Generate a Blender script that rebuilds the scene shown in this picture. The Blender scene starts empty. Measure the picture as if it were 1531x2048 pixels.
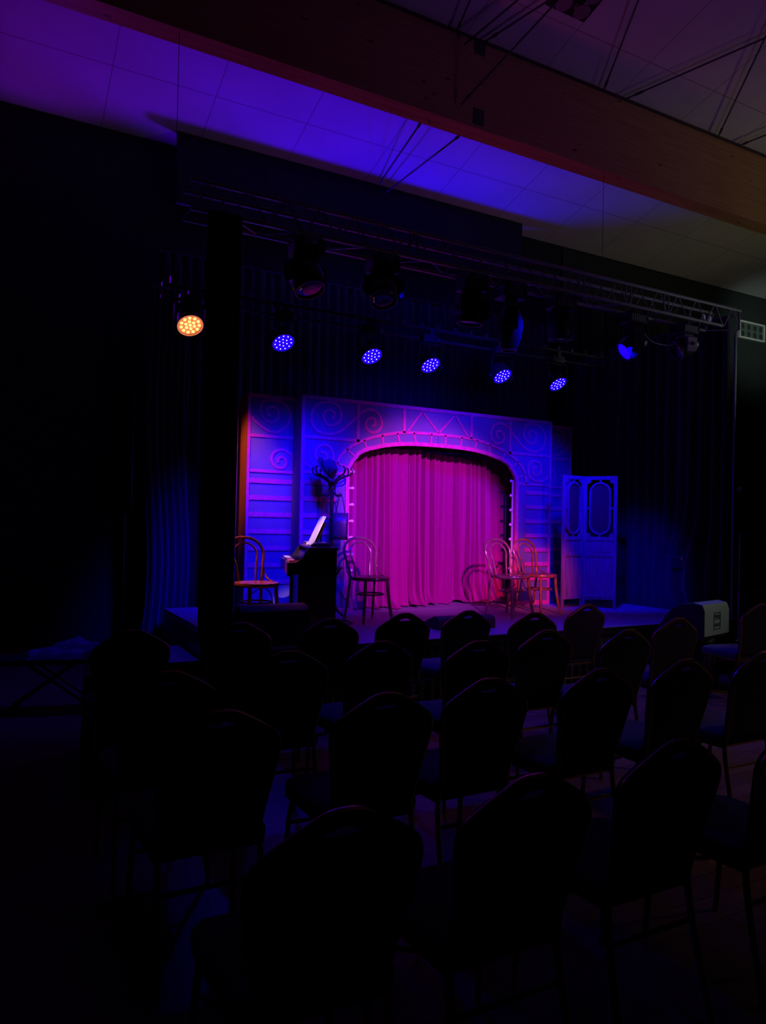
import bpy, math, random
from mathutils import Vector, Matrix, Euler
from mathutils.geometry import tessellate_polygon
random.seed(7)
PI = math.pi
rad = math.radians
SC = bpy.context.scene
COL = SC.collection

# ------------------------------------------------------------------ camera
STAGE = 0.55
cam_d = bpy.data.cameras.new('camera')
cam = bpy.data.objects.new('camera', cam_d)
COL.objects.link(cam)
SC.camera = cam
cam_d.sensor_fit = 'VERTICAL'
cam_d.sensor_height = 36.0
cam_d.lens = 36.0 * 1450 / 2048
cam_d.clip_end = 100
TH, PT, RO = rad(28.05), rad(0.97), rad(1.2)
_F = Vector((math.sin(TH) * math.cos(PT), math.cos(TH) * math.cos(PT), math.sin(PT)))
_R0 = Vector((math.cos(TH), -math.sin(TH), 0))
_U0 = _R0.cross(_F)
_R = _R0 * math.cos(RO) - _U0 * math.sin(RO)
_R = _R0 * math.cos(RO) + _U0 * math.sin(RO)
_U = _U0 * math.cos(RO) - _R0 * math.sin(RO)
cam.matrix_world = Matrix(((_R.x, _U.x, -_F.x, 0), (_R.y, _U.y, -_F.y, 0), (_R.z, _U.z, -_F.z, 1.57), (0, 0, 0, 1)))

# ------------------------------------------------------------------ world, exposure
SC.view_settings.view_transform = 'Standard'
SC.view_settings.look = 'None'
SC.view_settings.gamma = 1
SC.view_settings.exposure = 0.0
SC.view_settings.use_curve_mapping = False
W = bpy.data.worlds.new('hall_dark')
SC.world = W
W.use_nodes = True
W.node_tree.nodes['Background'].inputs[0].default_value = (0.35, 0.3, 0.6, 1)
W.node_tree.nodes['Background'].inputs[1].default_value = 0.0016

# ------------------------------------------------------------------ lights
def spot(name, loc, to, color, power, angle, blend=0.4, size=0.06):
    d = bpy.data.lights.new(name, 'SPOT')
    d.color = color
    d.energy = power
    d.spot_size = rad(angle)
    d.spot_blend = blend
    d.shadow_soft_size = size
    o = bpy.data.objects.new(name, d)
    COL.objects.link(o)
    o.location = loc
    o.rotation_euler = (Vector(to) - Vector(loc)).to_track_quat('-Z', 'Y').to_euler()
    return o

BLUE = (0.004, 0.0, 1.0)
MAG = (0.72, 0.06, 1.0)
# blue wash from the moving heads on the front truss
spot('blue_beam', (2.6, 5.4, 3.55), (2.75, 7.7, 1.6), BLUE, 1150, 48, 1.0, 0.20)
spot('blue_beam', (3.3, 5.4, 3.6), (3.25, 7.6, 1.9), BLUE, 560, 42, 1.0, 0.22)
spot('blue_beam', (6.0, 5.6, 3.5), (6.45, 7.6, 2.1), BLUE, 1000, 46, 1.0, 0.15)
spot('blue_beam', (4.6, 5.4, 3.6), (4.8, 7.6, 2.7), BLUE, 340, 60, 0.9, 0.15)
spot('blue_beam', (5.3, 5.5, 3.6), (6.9, 6.95, 1.4), BLUE, 900, 38, 0.9, 0.1)
spot('blue_beam', (4.6, 5.75, 3.6), (4.6, 8.2, 3.3), BLUE, 70, 110, 0.9, 0.08)
spot('blue_beam', (2.0, 6.9, 3.5), (0.4, 7.2, 0.0), BLUE, 120, 60, 1.0, 0.1)  # added spot for the blue floor at far left, no fixture modelled here
spot('violet_deck_fill', (4.4, 5.72, 3.6), (4.4, 6.3, 0.55), (0.16, 0.02, 1.0), 130, 84, 1.0, 0.2)  # fill added at the truss to lift the blue of the deck
# front of house profile spots: magenta on the curtain
spot('magenta_beam', (1.5, -1.5, 4.4), (4.66, 7.6, 1.62), MAG, 7000, 15.5, 0.5, 0.12)
spot('magenta_beam', (5.2, -1.5, 2.9), (4.75, 7.6, 1.5), MAG, 330, 27, 0.8, 0.2)  # extra weak wide wash, added to redden the facade trims
spot('rose_beam', (3.4, 0.8, 3.6), (6.12, 7.5, 0.80), (1.0, 0.07, 0.12), 2300, 11, 0.8, 0.07)
spot('score_beam', (1.9, 4.4, 3.7), (2.70, 6.72, 1.43), (1.0, 0.50, 0.75), 1000, 9, 0.7, 0.04)
# unseen uplights behind the backdrop: blue on the sloping ceiling
for _x, _c, _p in ((0.3, (0.22, 0.0, 1.0), 34), (2.4, (0.10, 0.0, 1.0), 75), (4.4, (0.03, 0.0, 1.0), 150), (6.4, (0.01, 0.0, 1.0), 140)):
    spot('ceiling_uplight', (_x, 9.6, 4.6), (_x, 9.6 - math.sin(rad(58)), 4.6 + math.cos(rad(58))), _c, _p, 128, 0.35, 0.05)
for _x in (0.0, 3.9, 6.7):  # unseen lamps added for the magenta bounce under the roof beam
    spot('magenta_bounce_fill', (_x, 8.05, 3.1), (_x, 7.3, 6.3), (1.0, 0.08, 0.35), 13, 95, 0.9, 0.2)
# dim spill in the hall: added unseen fills, besides the warm lamp at right
spot('hall_fill', (7.0, 2.5, 3.4), (7.2, 5.0, 7.5), (0.55, 0.20, 1.0), 42, 140, 0.9, 0.5)  # stands in for purple bounce on the upper ceiling
spot('warm_spill', (13.0, 3.0, 3.0), (10.8, 6.9, 6.6), (0.75, 0.72, 0.30), 110, 66, 1.0, 0.5)
spot('white_fill', (12.0, 2.0, 4.8), (6.45, 4.80, 0.82), (0.70, 0.9, 0.72), 230, 8, 0.8, 0.2)  # added to brighten the pale back of the right monitor
spot('white_fill', (8.5, 0.3, 5.5), (5.4, 2.8, 0.0), (1.0, 0.62, 0.80), 200, 48, 1.0, 0.3)  # added to rim the right-hand chairs and light the floor
spot('white_fill', (11.5, 4.0, 4.6), (13.8, 9.6, 5.6), (0.70, 0.9, 0.75), 330, 26, 1.0, 0.3)  # added to brighten the wall vent
spot('white_fill', (10.5, 3.0, 3.4), (7.2, 5.7, 4.0), (0.70, 0.9, 0.75), 70, 28, 1.0, 0.3)

# ------------------------------------------------------------------ materials
def mat(name, color, rough=0.6, metal=0.0, noise=0.0, nscale=8.0, emit=None, estr=1.0, sheen=0.0, bump=0.0, bscale=60.0, spec=0.5, trans=0.0):
    m = bpy.data.materials.new(name)
    m.use_nodes = True
    nt = m.node_tree
    b = nt.nodes['Principled BSDF']
    b.inputs['Roughness'].default_value = rough
    b.inputs['Metallic'].default_value = metal
    b.inputs['Specular IOR Level'].default_value = spec
    b.inputs['Sheen Weight'].default_value = sheen
    b.inputs['Transmission Weight'].default_value = trans
    b.inputs['Base Color'].default_value = (*color, 1)
    if emit:
        b.inputs['Emission Color'].default_value = (*emit, 1)
        b.inputs['Emission Strength'].default_value = estr
    tc = nt.nodes.new('ShaderNodeTexCoord')
    if noise > 0:
        n = nt.nodes.new('ShaderNodeTexNoise')
        n.inputs['Scale'].default_value = nscale
        n.inputs['Detail'].default_value = 5
        nt.links.new(tc.outputs['Object'], n.inputs['Vector'])
        r = nt.nodes.new('ShaderNodeValToRGB')
        r.color_ramp.elements[0].position = 0.3
        r.color_ramp.elements[1].position = 0.7
        r.color_ramp.elements[0].color = (*[c * (1 - noise) for c in color], 1)
        r.color_ramp.elements[1].color = (*[min(1, c * (1 + noise)) for c in color], 1)
        nt.links.new(n.outputs['Fac'], r.inputs['Fac'])
        nt.links.new(r.outputs['Color'], b.inputs['Base Color'])
    if bump > 0:
        n2 = nt.nodes.new('ShaderNodeTexNoise')
        n2.inputs['Scale'].default_value = bscale
        nt.links.new(tc.outputs['Object'], n2.inputs['Vector'])
        bp = nt.nodes.new('ShaderNodeBump')
        bp.inputs['Strength'].default_value = bump
        bp.inputs['Distance'].default_value = 0.01
        nt.links.new(n2.outputs['Fac'], bp.inputs['Height'])
        nt.links.new(bp.outputs['Normal'], b.inputs['Normal'])
    return m

def wood(name, c1, c2, scale=(1, 12, 12), rough=0.5, knots=False):
    m = bpy.data.materials.new(name)
    m.use_nodes = True
    nt = m.node_tree
    b = nt.nodes['Principled BSDF']
    b.inputs['Roughness'].default_value = rough
    tc = nt.nodes.new('ShaderNodeTexCoord')
    mp = nt.nodes.new('ShaderNodeMapping')
    mp.inputs['Scale'].default_value = scale
    n = nt.nodes.new('ShaderNodeTexNoise')
    n.inputs['Scale'].default_value = 3
    n.inputs['Detail'].default_value = 8
    r = nt.nodes.new('ShaderNodeValToRGB')
    r.color_ramp.elements[0].position = 0.3
    r.color_ramp.elements[1].position = 0.7
    r.color_ramp.elements[0].color = (*c1, 1)
    r.color_ramp.elements[1].color = (*c2, 1)
    nt.links.new(tc.outputs['Object'], mp.inputs['Vector'])
    nt.links.new(mp.outputs['Vector'], n.inputs['Vector'])
    nt.links.new(n.outputs['Fac'], r.inputs['Fac'])
    out = r.outputs['Color']
    if knots:
        mp2 = nt.nodes.new('ShaderNodeMapping')
        mp2.inputs['Scale'].default_value = (1.6, 4, 4)
        v = nt.nodes.new('ShaderNodeTexVoronoi')
        v.inputs['Scale'].default_value = 1.5
        r2 = nt.nodes.new('ShaderNodeValToRGB')
        r2.color_ramp.elements[0].position = 0.06
        r2.color_ramp.elements[1].position = 0.12
        r2.color_ramp.elements[0].color = (0.12, 0.05, 0.02, 1)
        r2.color_ramp.elements[1].color = (1, 1, 1, 1)
        mx = nt.nodes.new('ShaderNodeMixRGB')
        mx.blend_type = 'MULTIPLY'
        mx.inputs[0].default_value = 0.9
        nt.links.new(tc.outputs['Object'], mp2.inputs['Vector'])
        nt.links.new(mp2.outputs['Vector'], v.inputs['Vector'])
        nt.links.new(v.outputs['Distance'], r2.inputs['Fac'])
        nt.links.new(out, mx.inputs[1])
        nt.links.new(r2.outputs['Color'], mx.inputs[2])
        out = mx.outputs[0]
    nt.links.new(out, b.inputs['Base Color'])
    return m

def panel_grid(name, color, line, sx, sy, ox, oy, width=0.012, rough=0.8):
    """flat colour with thin dark joints every sx, sy metres"""
    m = bpy.data.materials.new(name)
    m.use_nodes = True
    nt = m.node_tree
    b = nt.nodes['Principled BSDF']
    b.inputs['Roughness'].default_value = rough
    tc = nt.nodes.new('ShaderNodeTexCoord')
    sp = nt.nodes.new('ShaderNodeSeparateXYZ')
    nt.links.new(tc.outputs['Object'], sp.inputs[0])
    facs = []
    for ax, s, o in (('X', sx, ox), ('Y', sy, oy)):
        a = nt.nodes.new('ShaderNodeMath'); a.operation = 'ADD'; a.inputs[1].default_value = -o + width / 2 + 50 * s
        nt.links.new(sp.outputs[ax], a.inputs[0])
        md = nt.nodes.new('ShaderNodeMath'); md.operation = 'MODULO'; md.inputs[1].default_value = s
        nt.links.new(a.outputs[0], md.inputs[0])
        lt = nt.nodes.new('ShaderNodeMath'); lt.operation = 'LESS_THAN'; lt.inputs[1].default_value = width
        nt.links.new(md.outputs[0], lt.inputs[0])
        facs.append(lt)
    mx = nt.nodes.new('ShaderNodeMath'); mx.operation = 'MAXIMUM'
    nt.links.new(facs[0].outputs[0], mx.inputs[0]); nt.links.new(facs[1].outputs[0], mx.inputs[1])
    n = nt.nodes.new('ShaderNodeTexNoise'); n.inputs['Scale'].default_value = 2.5; n.inputs['Detail'].default_value = 6
    nt.links.new(tc.outputs['Object'], n.inputs['Vector'])
    r = nt.nodes.new('ShaderNodeValToRGB')
    r.color_ramp.elements[0].color = (*[c * 0.88 for c in color], 1)
    r.color_ramp.elements[1].color = (*[min(1, c * 1.08) for c in color], 1)
    nt.links.new(n.outputs['Fac'], r.inputs['Fac'])
    mc = nt.nodes.new('ShaderNodeMixRGB')
    mc.inputs[2].default_value = (*line, 1)
    nt.links.new(mx.outputs[0], mc.inputs[0]); nt.links.new(r.outputs['Color'], mc.inputs[1])
    nt.links.new(mc.outputs[0], b.inputs['Base Color'])
    return m

def plank_floor(name):
    m = bpy.data.materials.new(name)
    m.use_nodes = True
    nt = m.node_tree
    b = nt.nodes['Principled BSDF']
    b.inputs['Roughness'].default_value = 0.38
    tc = nt.nodes.new('ShaderNodeTexCoord')
    br = nt.nodes.new('ShaderNodeTexBrick')
    br.inputs['Scale'].default_value = 1.0
    br.inputs['Brick Width'].default_value = 1.2
    br.inputs['Row Height'].default_value = 0.14
    br.inputs['Mortar Size'].default_value = 0.003
    br.inputs['Color1'].default_value = (0.12, 0.062, 0.035, 1)
    br.inputs['Color2'].default_value = (0.20, 0.11, 0.065, 1)
    br.inputs['Mortar'].default_value = (0.02, 0.012, 0.01, 1)
    nt.links.new(tc.outputs['Object'], br.inputs['Vector'])
    mp = nt.nodes.new('ShaderNodeMapping'); mp.inputs['Scale'].default_value = (1.5, 22, 1)
    n = nt.nodes.new('ShaderNodeTexNoise'); n.inputs['Scale'].default_value = 3; n.inputs['Detail'].default_value = 8
    nt.links.new(tc.outputs['Object'], mp.inputs['Vector']); nt.links.new(mp.outputs['Vector'], n.inputs['Vector'])
    mx = nt.nodes.new('ShaderNodeMixRGB'); mx.blend_type = 'OVERLAY'; mx.inputs[0].default_value = 0.7
    nt.links.new(br.outputs['Color'], mx.inputs[1]); nt.links.new(n.outputs['Fac'], mx.inputs[2])
    nt.links.new(mx.outputs[0], b.inputs['Base Color'])
    return m

M = dict(
    wall=mat('black_wall_paint', (0.012, 0.013, 0.016), 0.85, noise=0.15),
    wall_green=mat('dark_grey_green_wall', (0.022, 0.03, 0.03), 0.8, noise=0.1),
    ceiling=panel_grid('white_ceiling_panels', (0.62, 0.60, 0.62), (0.30, 0.29, 0.30), 1.19, 1.2, 1.04, 8.74),
    floor=plank_floor('brown_laminate'),
    beam=wood('glulam_timber', (0.42, 0.22, 0.10), (0.58, 0.34, 0.17), (0.4, 6, 14), 0.55, knots=True),
    beam_under=None,
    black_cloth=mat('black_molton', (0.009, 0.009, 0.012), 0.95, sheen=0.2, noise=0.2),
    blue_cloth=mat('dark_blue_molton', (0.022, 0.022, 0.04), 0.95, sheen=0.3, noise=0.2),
    velvet=mat('crimson_velvet', (0.30, 0.002, 0.155), 0.85, sheen=1.0, noise=0.08, nscale=40, bump=0.12, bscale=160),
    plywood=mat('slate_blue_paint', (0.155, 0.155, 0.23), 0.7, noise=0.10, nscale=5, bump=0.05),
    trim=mat('faded_red_paint', (0.62, 0.05, 0.27), 0.6, noise=0.18, nscale=20),
    trim_dark=mat('dark_seam', (0.02, 0.015, 0.03), 0.8),
    raw_wood=wood('raw_batten', (0.35, 0.16, 0.08), (0.5, 0.26, 0.14)),
    bent=wood('worn_bentwood', (0.15, 0.07, 0.07), (0.28, 0.15, 0.14), (6, 6, 6), 0.24),
    cane=mat('moulded_seat_ply', (0.25, 0.11, 0.11), 0.28, noise=0.3, nscale=30),
    ebony=mat('dark_bentwood', (0.018, 0.012, 0.016), 0.3),
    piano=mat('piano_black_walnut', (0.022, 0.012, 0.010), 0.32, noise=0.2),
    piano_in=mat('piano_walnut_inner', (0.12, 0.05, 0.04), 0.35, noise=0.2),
    ivory=mat('ivory_keys', (0.75, 0.66, 0.5), 0.3, noise=0.03),
    black_key=mat('black_keys', (0.01, 0.01, 0.012), 0.25),
    paper=mat('music_paper', (0.88, 0.86, 0.85), 0.8, noise=0.03),
    bookcover=mat('pink_book_cloth', (0.5, 0.28, 0.38), 0.6, noise=0.1),
    screenwood=wood('worn_screen_wood', (0.13, 0.07, 0.11), (0.26, 0.16, 0.22), (12, 12, 1.2), 0.6),
    screencloth=mat('oxblood_panel', (0.10, 0.012, 0.03), 0.8, noise=0.3, nscale=30),
    felt=mat('dark_felt', (0.05, 0.045, 0.07), 0.9, noise=0.15),
    ribbon=mat('hat_ribbon', (0.012, 0.012, 0.02), 0.5),
    leather=mat('dark_bag_leather', (0.05, 0.035, 0.07), 0.42, noise=0.15, bump=0.1),
    bagbase=mat('black_bag_base', (0.008, 0.008, 0.012), 0.4),
    deck=mat('grey_stage_deck', (0.26, 0.24, 0.30), 0.55, noise=0.22, nscale=120, bump=0.4, bscale=180),
    joint=mat('aluminium_joint', (0.6, 0.6, 0.62), 0.4, metal=0.9),
    alu=mat('dull_truss_aluminium', (0.34, 0.34, 0.36), 0.42, metal=0.85, noise=0.1),
    blackmetal=mat('matt_black_metal', (0.02, 0.02, 0.022), 0.42, metal=0.2),
    blackplastic=mat('black_plastic', (0.022, 0.022, 0.026), 0.35),
    greyplastic=mat('grey_plastic_band', (0.30, 0.33, 0.31), 0.4),
    lens=mat('dark_glass_lens', (0.01, 0.01, 0.015), 0.05, spec=1.0),
    lens_blue=mat('lit_blue_lens', (0.0, 0.0, 0.1), 0.3, emit=(0.01, 0.0, 1.0), estr=1.3),
    led_face=mat('lit_blue_face', (0.0, 0.0, 0.1), 0.3, emit=(0.012, 0.0, 1.0), estr=1.1),
    led_dot=mat('lit_white_led', (0.8, 0.8, 1), 0.3, emit=(0.75, 0.72, 1.0), estr=2.2),
    led_face_o=mat('lit_orange_face', (0.1, 0.03, 0.0), 0.3, emit=(1.0, 0.22, 0.05), estr=0.95),
    led_dot_o=mat('lit_amber_led', (1, 0.6, 0.2), 0.3, emit=(1.0, 0.62, 0.22), estr=1.5),
    led_rim_o=mat('amber_lit_rim', (0.8, 0.35, 0.25), 0.4, emit=(1.0, 0.25, 0.12), estr=0.6),
    display=mat('dark_display', (0.05, 0.06, 0.06), 0.2),
    bulb=mat('clear_bulb_glass', (0.85, 0.85, 0.88), 0.08, spec=0.9),
    cushion=mat('navy_chair_fabric', (0.020, 0.028, 0.055), 0.9, noise=0.35, nscale=160, sheen=0.15),
    cushion_back=mat('black_chair_back', (0.006, 0.006, 0.009), 0.8, noise=0.15, nscale=160),
    brass=mat('antique_gold_tube', (0.34, 0.20, 0.12), 0.30, metal=0.85, noise=0.12),
    grille=mat('speaker_grille', (0.05, 0.05, 0.055), 0.6, noise=0.35, nscale=260, bump=0.4, bscale=300),
    carpetbox=mat('textured_cabinet_paint', (0.035, 0.030, 0.035), 0.75, bump=0.6, bscale=220, noise=0.3, nscale=260),
    greylight=mat('light_grille_band', (0.30, 0.32, 0.30), 0.55, noise=0.12, nscale=260),
    ink=mat('dark_logo_ink', (0.03, 0.035, 0.03), 0.6),
    white_ink=mat('pale_logo', (0.8, 0.8, 0.8), 0.5),
    door=mat('dark_brown_door', (0.045, 0.035, 0.032), 0.6, noise=0.15),
    bench=wood('pale_bench_wood', (0.20, 0.16, 0.10), (0.32, 0.27, 0.18)),
    whiteplastic=mat('white_plastic', (0.75, 0.75, 0.72), 0.45),
    bluesheet=mat('pale_blue_sheet', (0.10, 0.13, 0.22), 0.85, noise=0.2, sheen=0.2),
    ventback=mat('vent_grey_board', (0.12, 0.15, 0.14), 0.7, noise=0.1),
    venthole=mat('vent_hole_dark', (0.035, 0.045, 0.042), 0.8),
    steelrod=mat('painted_steel_rod', (0.10, 0.09, 0.11), 0.5, metal=0.6),
    wicker=mat('black_wire', (0.02, 0.02, 0.025), 0.5),
)

_v = M['velvet'].node_tree.nodes['Principled BSDF']
_v.inputs['Sheen Roughness'].default_value = 0.16
_v.inputs['Sheen Tint'].default_value = (1.0, 0.35, 0.75, 1)
_v.inputs['Specular IOR Level'].default_value = 0.1

# ------------------------------------------------------------------ mesh helpers
class Mesh:
    def __init__(s):
        s.v = []; s.f = []
    def add(s, vs, fs):
        b = len(s.v)
        s.v += [tuple(p) for p in vs]
        s.f += [tuple(b + i for i in f) for f in fs]
        return s
    def box(s, c, d, m=None):
        x, y, z = d[0] / 2, d[1] / 2, d[2] / 2
        vs = [Vector((a * x, b * y, e * z)) for a in (-1, 1) for b in (-1, 1) for e in (-1, 1)]
        if m is not None: vs = [m @ p for p in vs]
        vs = [p + Vector(c) for p in vs]
        return s.add(vs, [(0, 1, 3, 2), (4, 6, 7, 5), (0, 4, 5, 1), (2, 3, 7, 6), (0, 2, 6, 4), (1, 5, 7, 3)])
    def bbox(s, x0, x1, y0, y1, z0, z1):
        return s.box(((x0 + x1) / 2, (y0 + y1) / 2, (z0 + z1) / 2), (x1 - x0, y1 - y0, z1 - z0))
    def rbox(s, c, d, r=0.02, n=3, axis='z'):
        """box with rounded corners around one axis"""
        a, b, h = {'z': (d[0], d[1], d[2]), 'y': (d[0], d[2], d[1]), 'x': (d[1], d[2], d[0])}[axis]
        pts = []
        for (sx, sy, a0) in ((1, 1, 0), (-1, 1, 90), (-1, -1, 180), (1, -1, 270)):
            for k in range(n + 1):
                t = rad(a0 + 90 * k / n)
                pts.append((sx * (a / 2 - r) + r * math.cos(t), sy * (b / 2 - r) + r * math.sin(t)))
        m = {'z': lambda p, q, t: (p, q, t), 'y': lambda p, q, t: (p, t, q), 'x': lambda p, q, t: (t, p, q)}[axis]
        vs = [Vector(m(p, q, -h / 2)) + Vector(c) for p, q in pts] + [Vector(m(p, q, h / 2)) + Vector(c) for p, q in pts]
        k = len(pts)
        return s.add(vs, [tuple(range(k))[::-1], tuple(range(k, 2 * k))] + [(i, (i + 1) % k, k + (i + 1) % k, k + i) for i in range(k)])
    def tube(s, pts, r, seg=8, closed=False, flat=1.0):
        pts = [Vector(p) for p in pts]
        n = len(pts)
        rs = r if isinstance(r, (list, tuple)) else [r] * n
        tang = []
        for i in range(n):
            if closed: t = pts[(i + 1) % n] - pts[i - 1]
            elif i == 0: t = pts[1] - pts[0]
            elif i == n - 1: t = pts[-1] - pts[-2]
            else: t = pts[i + 1] - pts[i - 1]
            tang.append(t.normalized() if t.length > 1e-9 else Vector((0, 0, 1)))
        up = Vector((0, 0, 1)) if abs(tang[0].z) < 0.9 else Vector((1, 0, 0))
        nrm = (up - tang[0] * up.dot(tang[0])).normalized()
        vs = []
        for i in range(n):
            nrm = (nrm - tang[i] * nrm.dot(tang[i]))
            nrm = nrm.normalized() if nrm.length > 1e-6 else tang[i].orthogonal().normalized()
            bi = tang[i].cross(nrm)
            for k in range(seg):
                a = 2 * PI * k / seg
                vs.append(pts[i] + (nrm * math.cos(a) + bi * math.sin(a) * flat) * rs[i])
        fs = []
        for i in range(n if closed else n - 1):
            j = (i + 1) % n
            for k in range(seg):
                k2 = (k + 1) % seg
                fs.append((i * seg + k, i * seg + k2, j * seg + k2, j * seg + k))
        if not closed:
            fs.append(tuple(range(seg))[::-1]); fs.append(tuple((n - 1) * seg + k for k in range(seg)))
        return s.add(vs, fs)
    def lathe(s, prof, o=(0, 0, 0), axis=(0, 0, 1), seg=24, sc=(1, 1)):
        q = Vector((0, 0, 1)).rotation_difference(Vector(axis).normalized())
        vs = []
        for r, z in prof:
            for k in range(seg):
                a = 2 * PI * k / seg
                vs.append(q @ Vector((r * math.cos(a) * sc[0], r * math.sin(a) * sc[1], z)) + Vector(o))
        fs = []
        for i in range(len(prof) - 1):
            for k in range(seg):
                k2 = (k + 1) % seg
                fs.append((i * seg + k, i * seg + k2, (i + 1) * seg + k2, (i + 1) * seg + k))
        fs.append(tuple(range(seg))[::-1]); fs.append(tuple((len(prof) - 1) * seg + k for k in range(seg)))
        return s.add(vs, fs)
    def plate(s, outer, holes, y0, y1, m=None):
        """polygon in x,z with holes, extruded from y0 to y1"""
        def area(l): return sum(l[i][0] * l[(i + 1) % len(l)][1] - l[(i + 1) % len(l)][0] * l[i][1] for i in range(len(l)))
        if area(outer) < 0: outer = outer[::-1]
        holes = [h[::-1] if area(h) > 0 else h for h in holes]
        loops = [outer] + holes
        tris = tessellate_polygon([[Vector((x, z, 0)) for x, z in l] for l in loops])
        flat = [p for l in loops for p in l]
        n = len(flat)
        f3 = lambda x, y, z: (m @ Vector((x, y, z))) if m is not None else Vector((x, y, z))
        vs = [f3(x, y0, z) for x, z in flat] + [f3(x, y1, z) for x, z in flat]
        fs = [tuple(t) for t in tris] + [tuple(n + i for i in t[::-1]) for t in tris]
        b = 0
        for l in loops:
            k = len(l)
            for i in range(k):
                j = (i + 1) % k
                fs.append((b + i, b + j, n + b + j, n + b + i))
            b += k
        return s.add(vs, fs)
    def strip(s, pts, w, y0, y1, closed=False):
        """flat ribbon of width w following pts in x,z"""
        n = len(pts)
        L, Rr = [], []
        for i in range(n):
            a = pts[(i - 1) % n] if (closed or i > 0) else pts[i]
            b = pts[(i + 1) % n] if (closed or i < n - 1) else pts[i]
            tx, tz = b[0] - a[0], b[1] - a[1]
            l = math.hypot(tx, tz) or 1
            nx, nz = -tz / l * w / 2, tx / l * w / 2
            L.append((pts[i][0] + nx, pts[i][1] + nz)); Rr.append((pts[i][0] - nx, pts[i][1] - nz))
        vs = [(x, y0, z) for x, z in L] + [(x, y0, z) for x, z in Rr] + [(x, y1, z) for x, z in L] + [(x, y1, z) for x, z in Rr]
        fs = []
        for i in range(n if closed else n - 1):
            j = (i + 1) % n
            fs += [(i, j, n + j, n + i), (2 * n + i, 3 * n + i, 3 * n + j, 2 * n + j), (i, 2 * n + i, 2 * n + j, j), (n + i, n + j, 3 * n + j, 3 * n + i)]
        if not closed:
            fs += [(0, n, 3 * n, 2 * n), (n - 1, 3 * n - 1, 4 * n - 1, 2 * n - 1)]
        return s.add(vs, fs)

def smooth_pts(pts, k=4, closed=False):
    out = []
    n = len(pts)
    P = [Vector(p) for p in pts]
    rng = range(n) if closed else range(n - 1)
    for i in rng:
        p0 = P[(i - 1) % n] if closed or i > 0 else P[0]
        p1 = P[i]; p2 = P[(i + 1) % n]
        p3 = P[(i + 2) % n] if closed or i + 2 < n else P[-1]
        for j in range(k):
            t = j / k
            out.append(0.5 * ((2 * p1) + (p2 - p0) * t + (2 * p0 - 5 * p1 + 4 * p2 - p3) * t * t + (3 * p1 - p0 - 3 * p2 + p3) * t ** 3))
    if not closed: out.append(P[-1])
    return [tuple(p) for p in out]

def mk(name, mesh, material, parent=None, loc=None, smooth=35, bevel=0.0):
    me = bpy.data.meshes.new(name)
    me.from_pydata(mesh.v, [], mesh.f)
    me.materials.append(material)
    import bmesh
    bm = bmesh.new(); bm.from_mesh(me)
    bmesh.ops.recalc_face_normals(bm, faces=bm.faces[:])
    bm.to_mesh(me); bm.free()
    if smooth:
        me.polygons.foreach_set('use_smooth', [True] * len(me.polygons))
        me.set_sharp_from_angle(angle=rad(smooth))
    o = bpy.data.objects.new(name, me)
    COL.objects.link(o)
    if parent is not None: o.parent = parent
    if loc is not None: o.location = loc
    if bevel:
        b = o.modifiers.new('bevel', 'BEVEL'); b.width = bevel; b.segments = 2; b.limit_method = 'ANGLE'
    return o

def tag(o, label=None, cat=None, group=None, kind=None):
    if label: o['label'] = label
    if cat: o['category'] = cat
    if group: o['group'] = group
    if kind: o['kind'] = kind
    return o

def thing(name, label, cat, loc=(0, 0, 0), rz=0, group=None, rot=None):
    o = bpy.data.objects.new(name, None)
    o.empty_display_size = 0.1
    COL.objects.link(o)
    o.location = loc
    o.rotation_euler = rot if rot else (0, 0, rz)
    return tag(o, label, cat, group)

def kids(o): return [c for c in bpy.data.objects if c.parent == o]
_kidcache = {}
def dup(root, loc, rz, label):
    r = root.copy(); COL.objects.link(r)
    r.location = loc; r.rotation_euler = (0, 0, rz); r['label'] = label
    if root.name not in _kidcache:
        _kidcache[root.name] = [(c, kids(c)) for c in kids(root)]
    for c, gs in _kidcache[root.name]:
        k = c.copy(); COL.objects.link(k); k.parent = r
        for g in gs:
            h = g.copy(); COL.objects.link(h); h.parent = k
    return r

def struct(name, mesh, m, label=None, cat=None, loc=None):
    o = mk(name, mesh, m, None, loc)
    return tag(o, label, cat, None, 'structure')

# ------------------------------------------------------------------ hall shell
def ceil_z(y): return 6.5 + (9.7 - y) * 0.255
XL, XR, YB, YF = -4.0, 18.0, 9.7, -3.0
struct('floor', Mesh().bbox(XL, XR, YF, YB, -0.1, 0), M['floor'], 'brown laminate plank floor of the hall', 'floor')
c = Mesh()
c.add([(XL, YF, ceil_z(YF)), (XR, YF, ceil_z(YF)), (XR, YB, ceil_z(YB)), (XL, YB, ceil_z(YB)),
       (XL, YF, ceil_z(YF) + .2), (XR, YF, ceil_z(YF) + .2), (XR, YB, ceil_z(YB) + .2), (XL, YB, ceil_z(YB) + .2)],
      [(0, 1, 2, 3), (4, 7, 6, 5), (0, 4, 5, 1), (1, 5, 6, 2), (2, 6, 7, 3), (3, 7, 4, 0)])
struct('ceiling', c, M['ceiling'], 'sloping pale panelled ceiling washed in blue and purple light', 'ceiling')
struct('wall_back', Mesh().bbox(XL, XR, YB, YB + .2, 0, 6.7), M['wall'], 'black end wall behind the stage', 'wall')
struct('wall_left', Mesh().bbox(XL - .2, XL, YF, YB + .2, 0, 10), M['wall'], 'dark left wall of the hall', 'wall')
struct('wall_right', Mesh().bbox(XR, XR + .2, YF, YB + .2, 0, 10), M['wall_green'], 'dark right wall of the hall', 'wall')
struct('wall_front', Mesh().bbox(XL, XR, YF - .2, YF, 0, 10), M['wall'], 'dark wall behind the audience', 'wall')
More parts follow.
